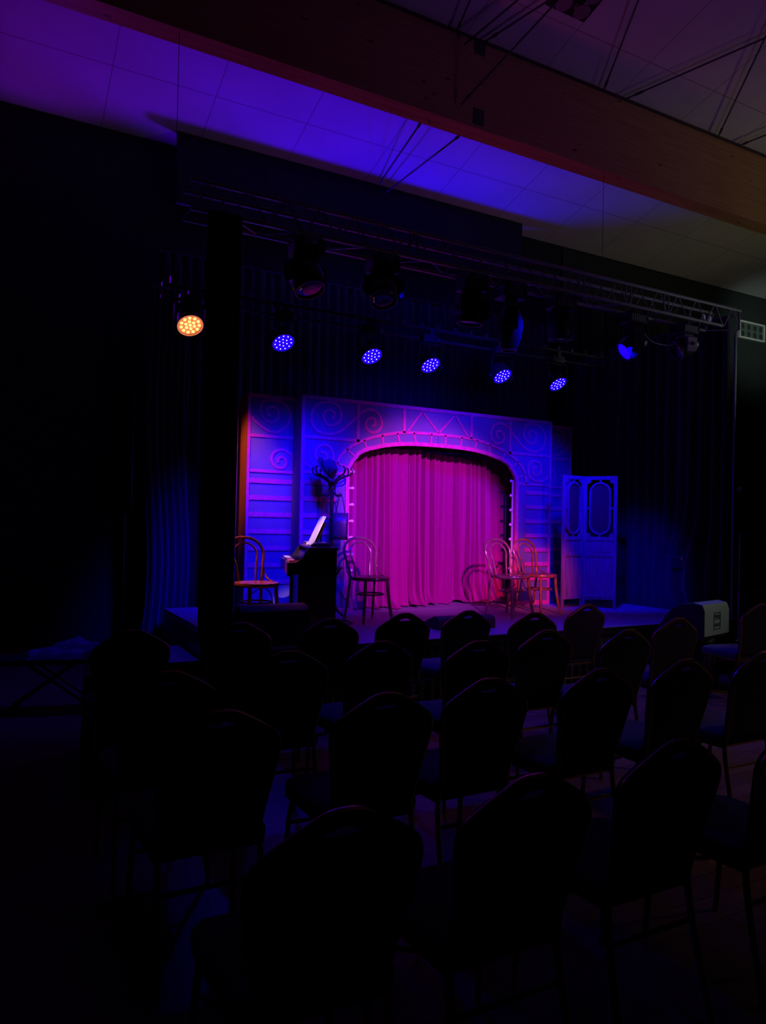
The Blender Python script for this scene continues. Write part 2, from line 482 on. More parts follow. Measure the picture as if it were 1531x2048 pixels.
struct('trim_1', Mesh().bbox(1.93, 7.5, 9.42, 9.48, 5.64, 6.56), M['wall'], 'black header panel over the stage just below the ceiling', 'header')
# grey-green painted wall section right of the stage drapes
struct('trim_2', Mesh().bbox(8.6, 17.9, 9.66, 9.7, 0.0, 6.45), M['wall_green'], 'dark grey green wall panel right of the stage', 'wall panel')
d = mk('door_1', Mesh().bbox(13.17, 14.07, 9.61, 9.66, 0, 2.31), M['door'])
tag(d, 'dark brown door in the end wall right of the stage', 'door', None, 'structure')
mk('door_frame', Mesh().bbox(13.10, 13.17, 9.60, 9.66, 0, 2.38).bbox(14.07, 14.14, 9.60, 9.66, 0, 2.38).bbox(13.10, 14.14, 9.60, 9.66, 2.31, 2.38), M['wall_green'], d)
mk('door_handle', Mesh().tube([(13.95, 9.62, 1.05), (13.95, 9.56, 1.05), (13.83, 9.56, 1.05)], .01), M['alu'], d)

# roof beam
bt = thing('roof_beam', 'massive knotted glulam timber beam crossing under the ceiling', 'beam', (XL, 6.86, 6.17))
L = XR - XL
g = Mesh()
za, zb = ceil_z(6.86) - 6.17, ceil_z(7.10) - 6.17
g.add([(0, 0, 0), (L, 0, 0), (L, .24, 0), (0, .24, 0), (0, 0, za), (L, 0, za), (L, .24, zb), (0, .24, zb)],
      [(0, 3, 2, 1), (4, 5, 6, 7), (0, 1, 5, 4), (1, 2, 6, 5), (2, 3, 7, 6), (3, 0, 4, 7)])
mk('timber', g, M['beam'], bt)
mk('edge_rail', Mesh().bbox(0, L, -.03, 0, za - .05, za - .03), M['steelrod'], bt)
for (x, z) in ((4.796, 7.12), (4.795, 6.30)):
    lx, lz = x - XL, z - 6.17
    p = mk('steel_plate', Mesh().bbox(lx - .07, lx + .07, -.012, 0, lz - .09, lz + .09), M['steelrod'], bt)
    mk('bolt', Mesh().lathe([(.018, 0), (.018, .02), (.01, .03)], (lx, -.012, lz), (0, -1, 0), 6), M['alu'], p)
mk('hook', Mesh().tube([(4.198 - XL, .12, 0), (4.198 - XL, .12, -.03), (4.215 - XL, .12, -.045), (4.23 - XL, .12, -.03)], .006), M['alu'], bt)

# bracing rods
RODS = [((4.436, 6.8, 7.14), (4.10, 5.3, 7.50)), ((4.542, 6.8, 7.03), (5.15, 5.3, 7.52)), ((4.51, 6.8, 6.33), (5.35, 5.3, 7.52)),
        ((4.837, 6.8, 7.17), (5.75, 4.9, 7.60)), ((6.672, 6.8, 7.14), (5.55, 4.7, 7.62)), ((7.05, 6.8, 7.15), (8.8, 4.2, 7.78)),
        ((8.855, 6.8, 7.13), (7.4, 4.7, 7.64)), ((9.31, 6.8, 7.14), (10.2, 5.3, 7.48)),
        ((4.198, 7.12, 6.22), (4.79, 9.41, 6.50)), ((4.752, 7.12, 6.221), (4.893, 9.41, 6.42))]
RL = ['short upright bracing rod, furthest left above the beam', 'bracing rod meeting the beam beside the upper steel plate', 'long bracing rod passing down across the beam face to its lower plate',
      'slanting bracing rod running from the beam to the ceiling spotlight', 'steep bracing rod on the ceiling right of the spotlight', 'long shallow bracing rod running to the right edge',
      'steep bracing rod crossing the upper right corner', 'short bracing rod at the far right above the beam',
      'bracing rod below the beam hook, leftmost of the two in the blue light', 'bracing rod in the blue light, right of its twin']
for (a, b), l in zip(RODS, RL):
    if b[2] > ceil_z(b[1]) - .04: b = (b[0], b[1], ceil_z(b[1]) - .04)
    a_, b_ = Vector(a), Vector(b)
    t = thing('bracing_rod', l, 'steel rod', a, 0, 'ceiling bracing rods')
    dv = b_ - a_
    mk('rod', Mesh().tube([(0, 0, 0), dv], .011, 8), M['steelrod'], t)
    mk('turnbuckle', Mesh().tube([dv * .04, dv * .07], .018, 8), M['steelrod'], t)

# ceiling downlight
q = Vector((0, -1, .255)).normalized()
t = thing('ceiling_spotlight', 'dark square ceiling spotlight unit with round reflectors at the top edge', 'ceiling light', (5.50, 6.0, ceil_z(6.0) - .03), 0, None, (math.atan(-.255), 0, 0))
fr = Mesh().plate([(-.28, -.22), (.28, -.22), (.28, .22), (-.28, .22)], [[(sx * .13 + .10 * math.cos(a), sy * .1 + .085 * math.sin(a)) for a in [2 * PI * k / 16 for k in range(16)]] for sx in (-1, 1) for sy in (-1, 1)], 0, .05, Matrix.Rotation(rad(90), 4, 'X'))
mk('housing', fr, M['blackmetal'], t)
for sx in (-1, 1):
    for sy in (-1, 1):
        mk('reflector', Mesh().lathe([(.095, 0), (.07, .03), (.03, .045)], (sx * .13, sy * .1, -.045), (0, 0, 1), 16), M['alu'], t)

# ------------------------------------------------------------------ stage platform
st = thing('stage_platform', 'low grey portable stage with pleated black skirt under the set', 'stage', (1.73, 5.55, 0))
SX, SY = 5.92, 3.0
mk('deck', Mesh().bbox(0, SX, 0, SY, STAGE - .06, STAGE), M['deck'], st)
mk('edge_trim', Mesh().bbox(0, SX, -.012, 0, STAGE - .065, STAGE - .004), M['blackmetal'], st)  # black strip added to keep the deck's front edge dark under the fills
for k in range(1, 3):
    mk('deck_joint', Mesh().bbox(2.0 * k - .006, 2.0 * k + .006, 0.01, SY - .01, STAGE, STAGE + .002), M['joint'], st)
for k in range(1, 3):
    mk('deck_joint', Mesh().bbox(.01, SX - .01, k - .006, k + .006, STAGE, STAGE + .002), M['joint'], st)
def pleats(p0, p1, z0, z1, n, amp, seg=8, thick=0.0, fn=None, rows=2):
    p0, p1 = Vector(p0), Vector(p1)
    dv = p1 - p0; nn = Vector((-dv.y, dv.x)).normalized()
    g = Mesh(); vs = []
    N = n * seg
    for r in range(rows):
        z = z0 + (z1 - z0) * r / (rows - 1)
        for i in range(N + 1):
            u = i / N
            a = amp * math.sin(2 * PI * u * n) * (1 + .35 * math.sin(u * 17.3)) + amp * .5 * math.sin(2 * PI * u * n * .37 + 1)
            sh = fn(u, (z - z0) / (z1 - z0)) if fn else (0, 0)
            p = p0 + dv * u + nn * (a + sh[1]) + dv.normalized() * sh[0]
            vs.append((p.x, p.y, z))
    fs = [(r * (N + 1) + i, r * (N + 1) + i + 1, (r + 1) * (N + 1) + i + 1, (r + 1) * (N + 1) + i) for r in range(rows - 1) for i in range(N)]
    return g.add(vs, fs)
def cloth(name, mesh, m, parent=None, thick=.006):
    o = mk(name, mesh, m, parent, None, 180)
    s = o.modifiers.new('thickness', 'SOLIDIFY'); s.thickness = thick; s.offset = 0
    return o
cloth('stage_skirt', pleats((.02, .03), (SX - .02, .03), .005, STAGE - .062, 60, .012), M['black_cloth'], st)
mk('side_board', Mesh().bbox(0, .02, 0.02, SY, .0, STAGE - .06), M['blackmetal'], st)
mk('side_board', Mesh().bbox(SX - .02, SX, 0.02, SY, .0, STAGE - .06), M['blackmetal'], st)

# ------------------------------------------------------------------ painted set
HW = 1.8
half = [(0, 1.98), (.31, 1.975), (.53, 1.96), (.76, 1.925), (.97, 1.865), (1.10, 1.79), (1.165, 1.71), (1.20, 1.60), (1.20, 1.2), (1.20, .8), (1.20, .32), (1.235, .25), (1.20, .19), (1.13, .15), (1.12, 0)]
def mirror_curve(h): return [(-x, z) for x, z in h[::-1] if x > 1e-6] + h
arch_s = smooth_pts([(x, z, 0) for x, z in half[:9]], 5)
arch_half = [(p[0], p[1]) for p in arch_s] + half[9:]
arch = [(x + HW, z) for x, z in mirror_curve(arch_half)]
outer_h = [(0, 2.139), (.30, 2.133), (.53, 2.118), (.78, 2.07), (1.02, 1.995), (1.20, 1.90), (1.31, 1.80), (1.36, 1.70), (1.378, 1.59)]
outer_s = [(p[0], p[1]) for p in smooth_pts([(x, z, 0) for x, z in outer_h], 5)]
outer = [(x + HW, z) for x, z in mirror_curve(outer_s)]
SPA = [(0.357, 2.207), (0.391, 2.227), (0.397, 2.265), (0.368, 2.298), (0.32, 2.3), (0.276, 2.273), (0.264, 2.216), (0.297, 2.149), (0.366, 2.132), (0.434, 2.161), (0.478, 2.228), (0.472, 2.304), (0.436, 2.364), (0.38, 2.39), (0.311, 2.393), (0.216, 2.37), (0.15, 2.316), (0.116, 2.234), (0.121, 2.147), (0.17, 2.074), (0.252, 2.034), (0.348, 2.031), (0.43, 2.05), (0.526, 2.111), (0.609, 2.188), (0.685, 2.262)]
SPB = [(0.883, 2.162), (0.916, 2.188), (0.922, 2.228), (0.888, 2.258), (0.837, 2.247), (0.802, 2.205), (0.8, 2.159), (0.833, 2.11), (0.899, 2.092), (0.958, 2.113), (1.004, 2.169), (1.006, 2.235), (0.968, 2.31), (0.893, 2.353), (0.82, 2.352), (0.763, 2.328), (0.723, 2.291)]
SPC = [(0.237, 1.812), (0.27, 1.823), (0.305, 1.804), (0.32, 1.76), (0.286, 1.723), (0.225, 1.723), (0.184, 1.758), (0.173, 1.814), (0.201, 1.872), (0.262, 1.904), (0.323, 1.899), (0.372, 1.858), (0.392, 1.79), (0.383, 1.714), (0.316, 1.655), (0.207, 1.634), (0.126, 1.646), (0.05, 1.70)]
SPA2 = [(0.274, 2.213), (0.241, 2.223), (0.221, 2.258), (0.233, 2.297), (0.278, 2.318), (0.331, 2.306), (0.356, 2.252), (0.334, 2.181), (0.276, 2.144), (0.204, 2.163), (0.157, 2.221), (0.142, 2.282), (0.166, 2.353), (0.224, 2.385), (0.295, 2.395), (0.375, 2.385), (0.443, 2.345), (0.485, 2.289), (0.497, 2.214), (0.475, 2.136), (0.41, 2.071), (0.331, 2.035), (0.239, 2.045), (0.147, 2.095), (0.081, 2.146), (0.045, 2.19)]
SPC2 = [(0.373, 1.692), (0.359, 1.716), (0.378, 1.749), (0.418, 1.758), (0.451, 1.735), (0.462, 1.691), (0.44, 1.646), (0.394, 1.635), (0.341, 1.645), (0.3, 1.682), (0.286, 1.743), (0.317, 1.808), (0.376, 1.837), (0.442, 1.835), (0.497, 1.807), (0.545, 1.759)]
def scroll(pts, parent, mirror_at=None, w=.030):
    p = [(x if mirror_at is None else mirror_at - x, z) for x, z in pts]
    s = [(q_[0], q_[1]) for q_ in smooth_pts([(x, z, 0) for x, z in p], 4)]
    return mk('scroll_ornament', Mesh().strip(s, w, -.010, .0), M['trim'], parent)
STR = [1.478 - .1885 * k for k in range(7)]

fa = thing('theatre_set_arch', 'wide painted proscenium flat with arched opening, scrolls and brick arch', 'stage set', (2.97, 7.55, STAGE))
pan = Mesh().plate([(0, 0), (HW - 1.12, 0)] + arch[:] [1:-1] + [(HW + 1.12, 0), (3.6, 0), (3.6, 2.45), (0, 2.45)], [], 0, .02)
mk('facade_panel', pan, M['plywood'], fa)
mk('side_return', Mesh().bbox(0, .018, .02, .245, 0, 2.45), M['plywood'], fa)
mk('side_return', Mesh().bbox(3.582, 3.6, .02, .245, 0, 2.45), M['plywood'], fa)
T = .042
Z0, Z1 = -.012, .0
bd = Mesh().bbox(0, 3.6, Z0, Z1, 2.45 - T, 2.45).bbox(0, T, Z0, Z1, 0, 2.45 - T).bbox(3.6 - T, 3.6, Z0, Z1, 0, 2.45 - T)
mk('border_trim', bd, M['trim'], fa)
mk('bottom_trim', Mesh().bbox(T, HW - 1.13, Z0, Z1, 0, .055), M['trim'], fa)
mk('bottom_trim', Mesh().bbox(HW + 1.13, 3.6 - T, Z0, Z1, 0, .055), M['trim'], fa)
ai = [(x + HW, z) for x, z in mirror_curve([(x + (.022 if x > .9 else .0), z + (.022 if x <= 1.1 and z > 1.5 else .0)) for x, z in arch_half])]
mk('arch_trim', Mesh().strip(ai, .046, -.02, .02), M['trim'], fa)
mk('outer_arch_trim', Mesh().strip(outer, .034, Z0, Z1), M['trim'], fa)
def on_curve(cv, fx):  # point of a half-curve nearest to parameter by angle about (0,1.0)
    return min(cv, key=lambda p: abs(math.atan2(p[0], (p[1] - .6)) - fx))
for k in (-1, 1):
    for i, dx in enumerate((.11, .32, .54, .76, .98)):
        f0 = [p for p in arch_half if p[1] > 1.5]
        # inner and outer point on about the same normal
        lo = min(f0, key=lambda p: abs(p[0] - dx * .985)); hi = min(outer_s, key=lambda p: abs(p[0] - dx * 1.05))
        mk('arch_bar', Mesh().strip([(HW + k * lo[0], lo[1]), (HW + k * hi[0], hi[1])], .022, Z0, Z1), M['trim'], fa)
    mk('arch_bar', Mesh().strip([(HW + k * 1.12, 1.79), (HW + k * 1.24, 1.875)], .022, Z0, Z1), M['trim'], fa)
    mk('arch_bar', Mesh().strip([(HW + k * 1.20, 1.66), (HW + k * 1.36, 1.71)], .022, Z0, Z1), M['trim'], fa)
    mk('panel_trim', Mesh().bbox(HW + k * .487 - .02, HW + k * .487 + .02, Z0, Z1, 2.12, 2.41), M['trim'], fa)
    mk('panel_trim', Mesh().bbox(HW + k * 1.10 - .02, HW + k * 1.10 + .02, Z0, Z1, 1.97, 2.41), M['trim'], fa)
    xa, xb = sorted((HW + k * 1.08, HW + k * 1.76))
    mk('panel_trim', Mesh().bbox(xa, xb, Z0, Z1, 1.965, 2.0), M['trim'], fa)
    xa, xb = sorted((HW + k * 1.21, HW + k * 1.76))
    mk('panel_trim', Mesh().bbox(xa, xb, Z0, Z1, 1.572, 1.606), M['trim'], fa)
    for z in STR:
        xa, xb = sorted((HW + k * 1.37, HW + k * 1.76))
        mk('red_stripe', Mesh().bbox(xa, xb, Z0, Z1, z - .026, z + .026), M['trim'], fa)
    zz = [(.44, 2.14), (.24, 2.40), (.0, 2.155)]
    for a, b in zip(zz[:-1], zz[1:]):
        mk('zigzag_trim', Mesh().strip([(HW + k * a[0], a[1]), (HW + k * b[0], b[1])], .022, Z0, Z1), M['trim'], fa)
for sp_ in (SPA, SPB, SPC):
    scroll(sp_, fa); scroll(sp_, fa, 3.6)
mk('centre_seam', Mesh().bbox(HW - .002, HW + .002, -.003, 0, 2.02, 2.12), M['trim_dark'], fa)
# bulbs round the inside of the opening
for k in (-1, 1):
    mk('bulb_strip', Mesh().bbox(HW + k * 1.19 - .008, HW + k * 1.19 + .008, .03, .05, .30, 1.62), M['whiteplastic'] if k > 0 else M['trim'], fa)
    for z in (1.62, 1.43, 1.24, 1.05, .86, .67, .48):
        p = mk('bulb_socket', Mesh().lathe([(.012, 0), (.012, .02)], (HW + k * 1.182, .025, z), (-k, -.3, 0), 10), M['whiteplastic'], fa)
        mk('bulb', Mesh().lathe([(.008, 0), (.018, .012), (.020, .026), (.012, .040), (.002, .045)], (HW + k * 1.165, .02, z), (-k, -.3, 0), 12), M['bulb'], p)

for side in (0, 1):
    x0 = 2.43 if side == 0 else 6.55
    wd = .60
    lab = ('narrow painted side flat with two scrolls, left of the arch behind the piano', 'narrow painted side flat behind the folding screen, right of the arch')[side]
    wg = thing('side_flat', lab, 'stage set', (x0, 7.80, STAGE), 0, 'painted side flats')
    mk('flat_panel', Mesh().bbox(0, wd, 0, .02, 0, 2.45), M['plywood'], wg)
    xe = 0 if side == 0 else wd - .02
    mk('side_return', Mesh().bbox(xe, xe + .02, .02, .42, 0, 2.45), M['raw_wood'], wg)
    mk('border_trim', Mesh().bbox(0, wd, Z0, Z1, 2.45 - T, 2.45).bbox(0, T * .8, Z0, Z1, 0, 2.41).bbox(wd - T * .8, wd, Z0, Z1, 0, 2.41).bbox(T * .8, wd - T * .8, Z0, Z1, 0, .055), M['trim'], wg)
    mk('panel_trim', Mesh().bbox(.03, wd - .03, Z0, Z1, 1.965, 2.0), M['trim'], wg)
    mk('panel_trim', Mesh().bbox(.03, wd - .03, Z0, Z1, 1.572, 1.606), M['trim'], wg)
    for z in STR:
        mk('red_stripe', Mesh().bbox(.035, wd - .035, Z0, Z1, z - .026, z + .026), M['trim'], wg)
    scroll(SPA2, wg, wd if side else None); scroll(SPC2, wg, wd if side else None)

# old door leaning behind the left flat, lit orange at its edge
t = thing('leaning_board', 'rough brown board standing behind the left side flat, edge lit orange', 'board', (2.37, 7.95, STAGE))
mk('board', Mesh().bbox(-.02, .0, 0, .40, 0, 2.33), M['raw_wood'], t)
mk('batten', Mesh().bbox(-.045, -.02, .02, .06, .1, 2.30), M['raw_wood'], t)

# ------------------------------------------------------------------ velvet curtains
def velvet(name, x0, x1, y, label, seed, ztop, flip):
    rnd = random.Random(seed)
    # fold centres: irregular ridges
    xs = [x0]
    while xs[-1] < x1 - .06: xs.append(xs[-1] + rnd.choice((rnd.uniform(.05, .08), rnd.uniform(.09, .17))))
    xs[-1] = x1
    amp = [rnd.uniform(.06, .15) for _ in xs]
    N = int((x1 - x0) / .005); R = 46
    vs = []
    for r in range(R + 1):
        t = r / R
        z = STAGE + .008 + (ztop - STAGE) * (t ** 1.25)
        for i in range(N + 1):
            x = x0 + (x1 - x0) * i / N
            j = max(k for k in range(len(xs)) if xs[k] <= x + 1e-6)
            j = min(j, len(xs) - 2)
            u = (x - xs[j]) / (xs[j + 1] - xs[j])
            a = amp[j] * (1.15 - .35 * t)
            prof = (1 - abs(2 * u - 1) ** 1.9) + .30 * math.exp(-((u - .5) / .11) ** 2) * (1 if j % 3 else -.6)
            sway = .018 * math.sin(3 * t + j * 1.7) * (1 - t)
            flare = .16 * max(0, 1 - t * 6) ** 2 * (0.6 + .6 * math.sin(j * 2.1 + seed))
            big = .05 * math.sin((x - x0) * 5.1 + seed + t * .8) * (1 - .6 * t)
            lift = .03 * max(0, math.sin(j * 1.3 + seed * 2)) * max(0, 1 - t * 12)
            vs.append((x + sway + .03 * math.sin(j * 2.7) * (1 - t) ** 3, -a * prof - big - flare, z - STAGE + lift))
    fs = [(r * (N + 1) + i, r * (N + 1) + i + 1, (r + 1) * (N + 1) + i + 1, (r + 1) * (N + 1) + i) for r in range(R) for i in range(N)]
    g = Mesh().add([(a - x0, b, c_) for a, b, c_ in vs], fs)
    t = thing(name, label, 'curtain', (x0, y, STAGE), 0, 'crimson velvet curtains')
    o = cloth('curtain_cloth', g, M['velvet'], t, .005)
    return t
velvet('velvet_curtain', 3.36, 4.735, 7.93, 'left half of the crimson velvet curtain inside the arch', 3, STAGE + 1.96, 0)
velvet('velvet_curtain', 4.72, 6.62, 8.10, 'right half of the crimson velvet curtain inside the arch', 8, STAGE + 1.96, 1)
t = thing('curtain_rail', 'black curtain rail spanning behind the arch above the velvet', 'rail', (3.2, 7.97, STAGE + 1.99))
mk('rail', Mesh().tube([(0, 0, 0), (3.1, 0, 0)], .02), M['blackmetal'], t)
mk('heading_cloth', pleats((.1, -.03), (3.0, -.03), -.02, .35, 40, .012), M['black_cloth'], t)

# ------------------------------------------------------------------ black drapes round the stage
def leg(label, p0, p1, z0, z1, n, amp, m, fn=None, name='masking_drape'):
    t = thing(name, label, 'drape', (p0[0], p0[1], z0), 0, 'masking drapes')
    cloth('drape_cloth', pleats((0, 0), (p1[0] - p0[0], p1[1] - p0[1]), 0, z1 - z0, n, amp, 10, 0, fn, 16), M[m], t, .008)
    mk('hem_tube', Mesh().tube([(0, 0, z1 - z0), (p1[0] - p0[0], p1[1] - p0[1], z1 - z0)], .025), M['blackmetal'], t)
    return t
leg('black masking drape at the left front corner of the stage, bottom swept right', (1.37, 5.50), (1.63, 5.50), .02, 3.93, 4, .03, 'black_cloth', lambda u, t: (.30 * max(0, .18 - t) / .18 * (.4 + u), -.05 * max(0, .2 - t)))
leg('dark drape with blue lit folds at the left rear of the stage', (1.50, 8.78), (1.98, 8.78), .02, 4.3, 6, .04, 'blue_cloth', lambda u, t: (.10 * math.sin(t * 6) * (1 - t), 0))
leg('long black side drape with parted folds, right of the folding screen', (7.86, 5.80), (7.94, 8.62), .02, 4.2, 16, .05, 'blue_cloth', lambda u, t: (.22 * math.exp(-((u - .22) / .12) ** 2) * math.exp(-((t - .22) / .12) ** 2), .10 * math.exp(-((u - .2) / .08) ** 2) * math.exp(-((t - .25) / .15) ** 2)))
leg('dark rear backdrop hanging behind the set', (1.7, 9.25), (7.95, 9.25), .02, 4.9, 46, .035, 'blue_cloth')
leg('black drape closing off the wall right of the rear backdrop', (7.95, 8.75), (10.6, 9.3), .02, 5.3, 18, .04, 'black_cloth')
t = thing('low_masking_flat', 'low black flat behind the right side flat with a thin lit top rail', 'flat', (7.05, 8.40, STAGE))
mk('flat_panel', Mesh().bbox(0, .74, 0, .04, 0, 2.44), M['black_cloth'], t)
mk('top_rail', Mesh().bbox(0, .74, -.02, .05, 2.44, 2.47), M['alu'], t)
t = thing('drape_tieback', 'thin metal hook bar holding the right side drape open', 'hook', (7.70, 6.35, 1.22))
mk('bar', Mesh().tube([(-.14, .1, .03), (.02, 0, 0)], .009), M['alu'], t)
mk('clip', Mesh().box((.02, 0, 0), (.05, .03, .05)), M['alu'], t)

# ------------------------------------------------------------------ front truss
TX0, TX1, TZ0, TZ1, TY0, TY1 = 1.25, 7.74, 3.97, 4.195, 5.60, 5.84
tr = thing('lighting_truss', 'long square aluminium lighting truss spanning above the front of the stage', 'truss', (TX0, TY0, TZ0))
TL, TD, THh = TX1 - TX0, TY1 - TY0, TZ1 - TZ0
for (y, z, e) in ((0, 0, -.32), (TD, 0, -.32), (0, THh, 0), (TD, THh, -.2)):
    mk('chord', Mesh().tube([(0, y, z), (TL + e, y, z)], .019, 10), M['alu'], tr)
nb = 21
for k in range(nb):
    a, b = k * TL / nb, (k + 1) * TL / nb
    mid = (a + b) / 2
    mk('brace', Mesh().tube([(a + .02, 0, 0), (mid, 0, THh)], .0065, 6), M['alu'], tr)
    mk('brace', Mesh().tube([(mid + .02, 0, THh), (b, 0, 0)], .0065, 6), M['alu'], tr)
    mk('brace', Mesh().tube([(a, TD, THh), (mid, TD, 0)] if k % 2 else [(a, TD, 0), (mid, TD, THh)], .0065, 6), M['alu'], tr)
    mk('brace', Mesh().tube([(a, 0, 0), (b, TD, 0)] if k % 2 else [(a, TD, 0), (b, 0, 0)], .0065, 6), M['alu'], tr)
for x in (1.95, 2.02, 3.95, 4.02, 4.62, 4.69, 5.2, 5.27):
    mk('upright', Mesh().tube([(x, 0, 0), (x, 0, THh)], .008, 6), M['alu'], tr)
mk('end_post', Mesh().tube([(TL - .02, 0, THh), (TL - .02, 0, -.0)], .014, 8), M['alu'], tr)
tw = thing('truss_leg', 'slim upright pole carrying the right end of the lighting truss', 'pole', (7.74, 5.66, 0))
mk('pole', Mesh().tube([(0, 0, .02), (0, 0, 3.955)], .016, 10), M['alu'], tw)
mk('base', Mesh().bbox(-.07, .25, -.25, .1, 0, .02), M['blackmetal'], tw)
tw2 = thing('truss_leg', 'upright pole at the left end of the lighting truss behind the black drape', 'pole', (1.50, 5.72, 0))
mk('pole', Mesh().tube([(0, 0, .02), (0, 0, 3.94)], .025, 10), M['blackmetal'], tw2)
mk('base', Mesh().bbox(-.2, .2, -.2, .2, 0, .02), M['blackmetal'], tw2)
for (x, l) in ((7.12, 'small bright clamp hook on the right end of the truss, left of a larger one'), (7.22, 'larger bright clamp hook at the right end of the truss')):
    t = thing('clamp_hook', l, 'clamp', (x, 5.62, 4.03), 0, 'truss clamps')
    mk('jaw', Mesh().tube([(.03 * math.cos(a), 0, .03 * math.sin(a)) for a in [rad(20 + 27 * i) for i in range(11)]], .008, 6), M['whiteplastic'], t)
    mk('bolt', Mesh().bbox(-.012, .018, -.012, .012, -.03, .01), M['whiteplastic'], t)

# rear bar and its small rings
PZ = 3.76
rb = thing('rear_lighting_bar', 'thin double lighting bar hanging above the painted set', 'bar', (1.3, 6.9, PZ))
mk('bar_tube', Mesh().tube([(0, 0, 0), (5.6, 0, 0)], .022, 10), M['blackmetal'], rb)
mk('bar_tube', Mesh().tube([(0, .05, -.10), (5.6, .05, -.10)], .016, 10), M['blackmetal'], rb)
for i in range(24):
    x = .4 + i * .22
    mk('curtain_ring', Mesh().tube([(x + .016 * math.cos(a), 0, .042 + .016 * math.sin(a)) for a in [2 * PI * k / 10 for k in range(10)]], .0035, 6, True), M['alu'], rb)
for x in (.1, 5.5):
    mk('hanger_wire', Mesh().tube([(x, 0, 0), (x, .0, 6.165 - PZ)], .003, 6), M['blackmetal'], rb)
    mk('hanger_clamp', Mesh().box((x, .0, .04), (.05, .05, .10)), M['blackmetal'], rb)

# ------------------------------------------------------------------ LED par cans
def par_can(x, z, lit, label):
    n = Vector((.06, -.60, -.80)).normalized()
    o = thing('par_light', label, 'stage light', (x, 6.9, z), 0, 'par lights on the rear bar')
    q = Vector((0, 0, 1)).rotation_difference(n)
    body = mk('can', Mesh().lathe([(.06, -.16), (.10, -.13), (.118, -.03), (.122, .0), (.122, .012), (.112, .012), (.110, -.004)], (0, 0, 0), n, 28), M['blackmetal'], o)
    face = mk('led_face', Mesh().lathe([(.111, -.006), (.111, .002)], (0, 0, 0), n, 28), M['led_face'] if lit == 'b' else M['led_face_o'], o)
    if lit == 'o':
        ring = [q @ Vector((.117 * math.cos(a), .117 * math.sin(a), .012)) for a in [2 * PI * k / 28 for k in range(28)]]
        mk('lit_rim', Mesh().tube(ring, .006, 6, True), M['led_rim_o'], o)
    pts = [(0, 0)] + [(.042 * math.cos(a), .042 * math.sin(a)) for a in [2 * PI * k / 6 for k in range(6)]] + [(.084 * math.cos(a), .084 * math.sin(a)) for a in [2 * PI * (k + .5) / 11 for k in range(11)]]
    r = .0062 if lit == 'b' else .0165
    for (a, b) in pts:
        p = q @ Vector((a, b, .002))
        mk('led_lens', Mesh().lathe([(r, 0), (r * .9, r * .4), (r * .4, r * .7)], p, n, 10), M['led_dot'] if lit == 'b' else M['led_dot_o'], face)
    zt = PZ - z - .20
    y1 = Mesh()
    for s in (-1, 1):
        y1.box((s * .145, .02, zt * .5 + .0), (.006, .035, zt + .08))
    y1.box((0, .02, zt + .04), (.296, .035, .006))
    mk('yoke', y1, M['blackmetal'], o)
    for s in (-1, 1):
        mk('knob', Mesh().lathe([(.016, 0), (.018, .012), (.012, .03)], (s * .145, .02, 0), (s, 0, 0), 10), M['blackplastic'], o)
    bx = mk('control_box', Mesh().rbox((0, .03, zt + .10), (.20, .09, .08), .012), M['blackplastic'], o)
    mk('display', Mesh().bbox(-.06, .03, -.018, -.014, zt + .08, zt + .12), M['display'], bx)
    mk('end_cap', Mesh().lathe([(.03, 0), (.02, .02), (.004, .05)], (.10, .03, zt + .10), (1, 0, .1), 8), M['greyplastic'], bx)
    mk('clamp', Mesh().box((0, .0, PZ - z - .04), (.05, .05, .09)), M['blackmetal'], o)
    c_ = BLUE if lit == 'b' else (1.0, .30, .06)
    if lit == 'b':
        spot('par_beam', (x + n.x * .06, 6.9 + n.y * .06, z + n.z * .06), (x + n.x * 3, 6.9 + n.y * 3, z + n.z * 3), c_, 100, 62, .9, .08)
    else:
        spot('par_beam', (x + n.x * .06, 6.9 + n.y * .06, z + n.z * .06), (2.15, 6.3, 1.0), (1.0, .15, .06), 460, 24, .9, .08)
        spot('par_beam', (x + .1, 6.9, z - .14), (2.42, 7.9, 2.2), (1.0, .16, .05), 130, 36, .9, .08)  # extra amber spot added behind the face to light the leaning board
    return o
PARX = [(1.569, 3.416), (2.499, 3.377), (3.50, 3.369), (4.236, 3.362), (5.237, 3.354), (6.092, 3.353)]
PARL = ['round par light glowing orange, alone left of the stage', 'round blue par light above the left side flat, leftmost blue one', 'round blue par light above the coat rack side of the arch, second blue from left',
        'round blue par light over the middle of the arch, third blue one from the left', 'round blue par light below the long hanging moving head, fourth blue one', 'round blue par light above the right end of the arch, rightmost blue one']
for i, ((x, z), l) in enumerate(zip(PARX, PARL)):
    par_can(x, z, 'o' if i == 0 else 'b', l)

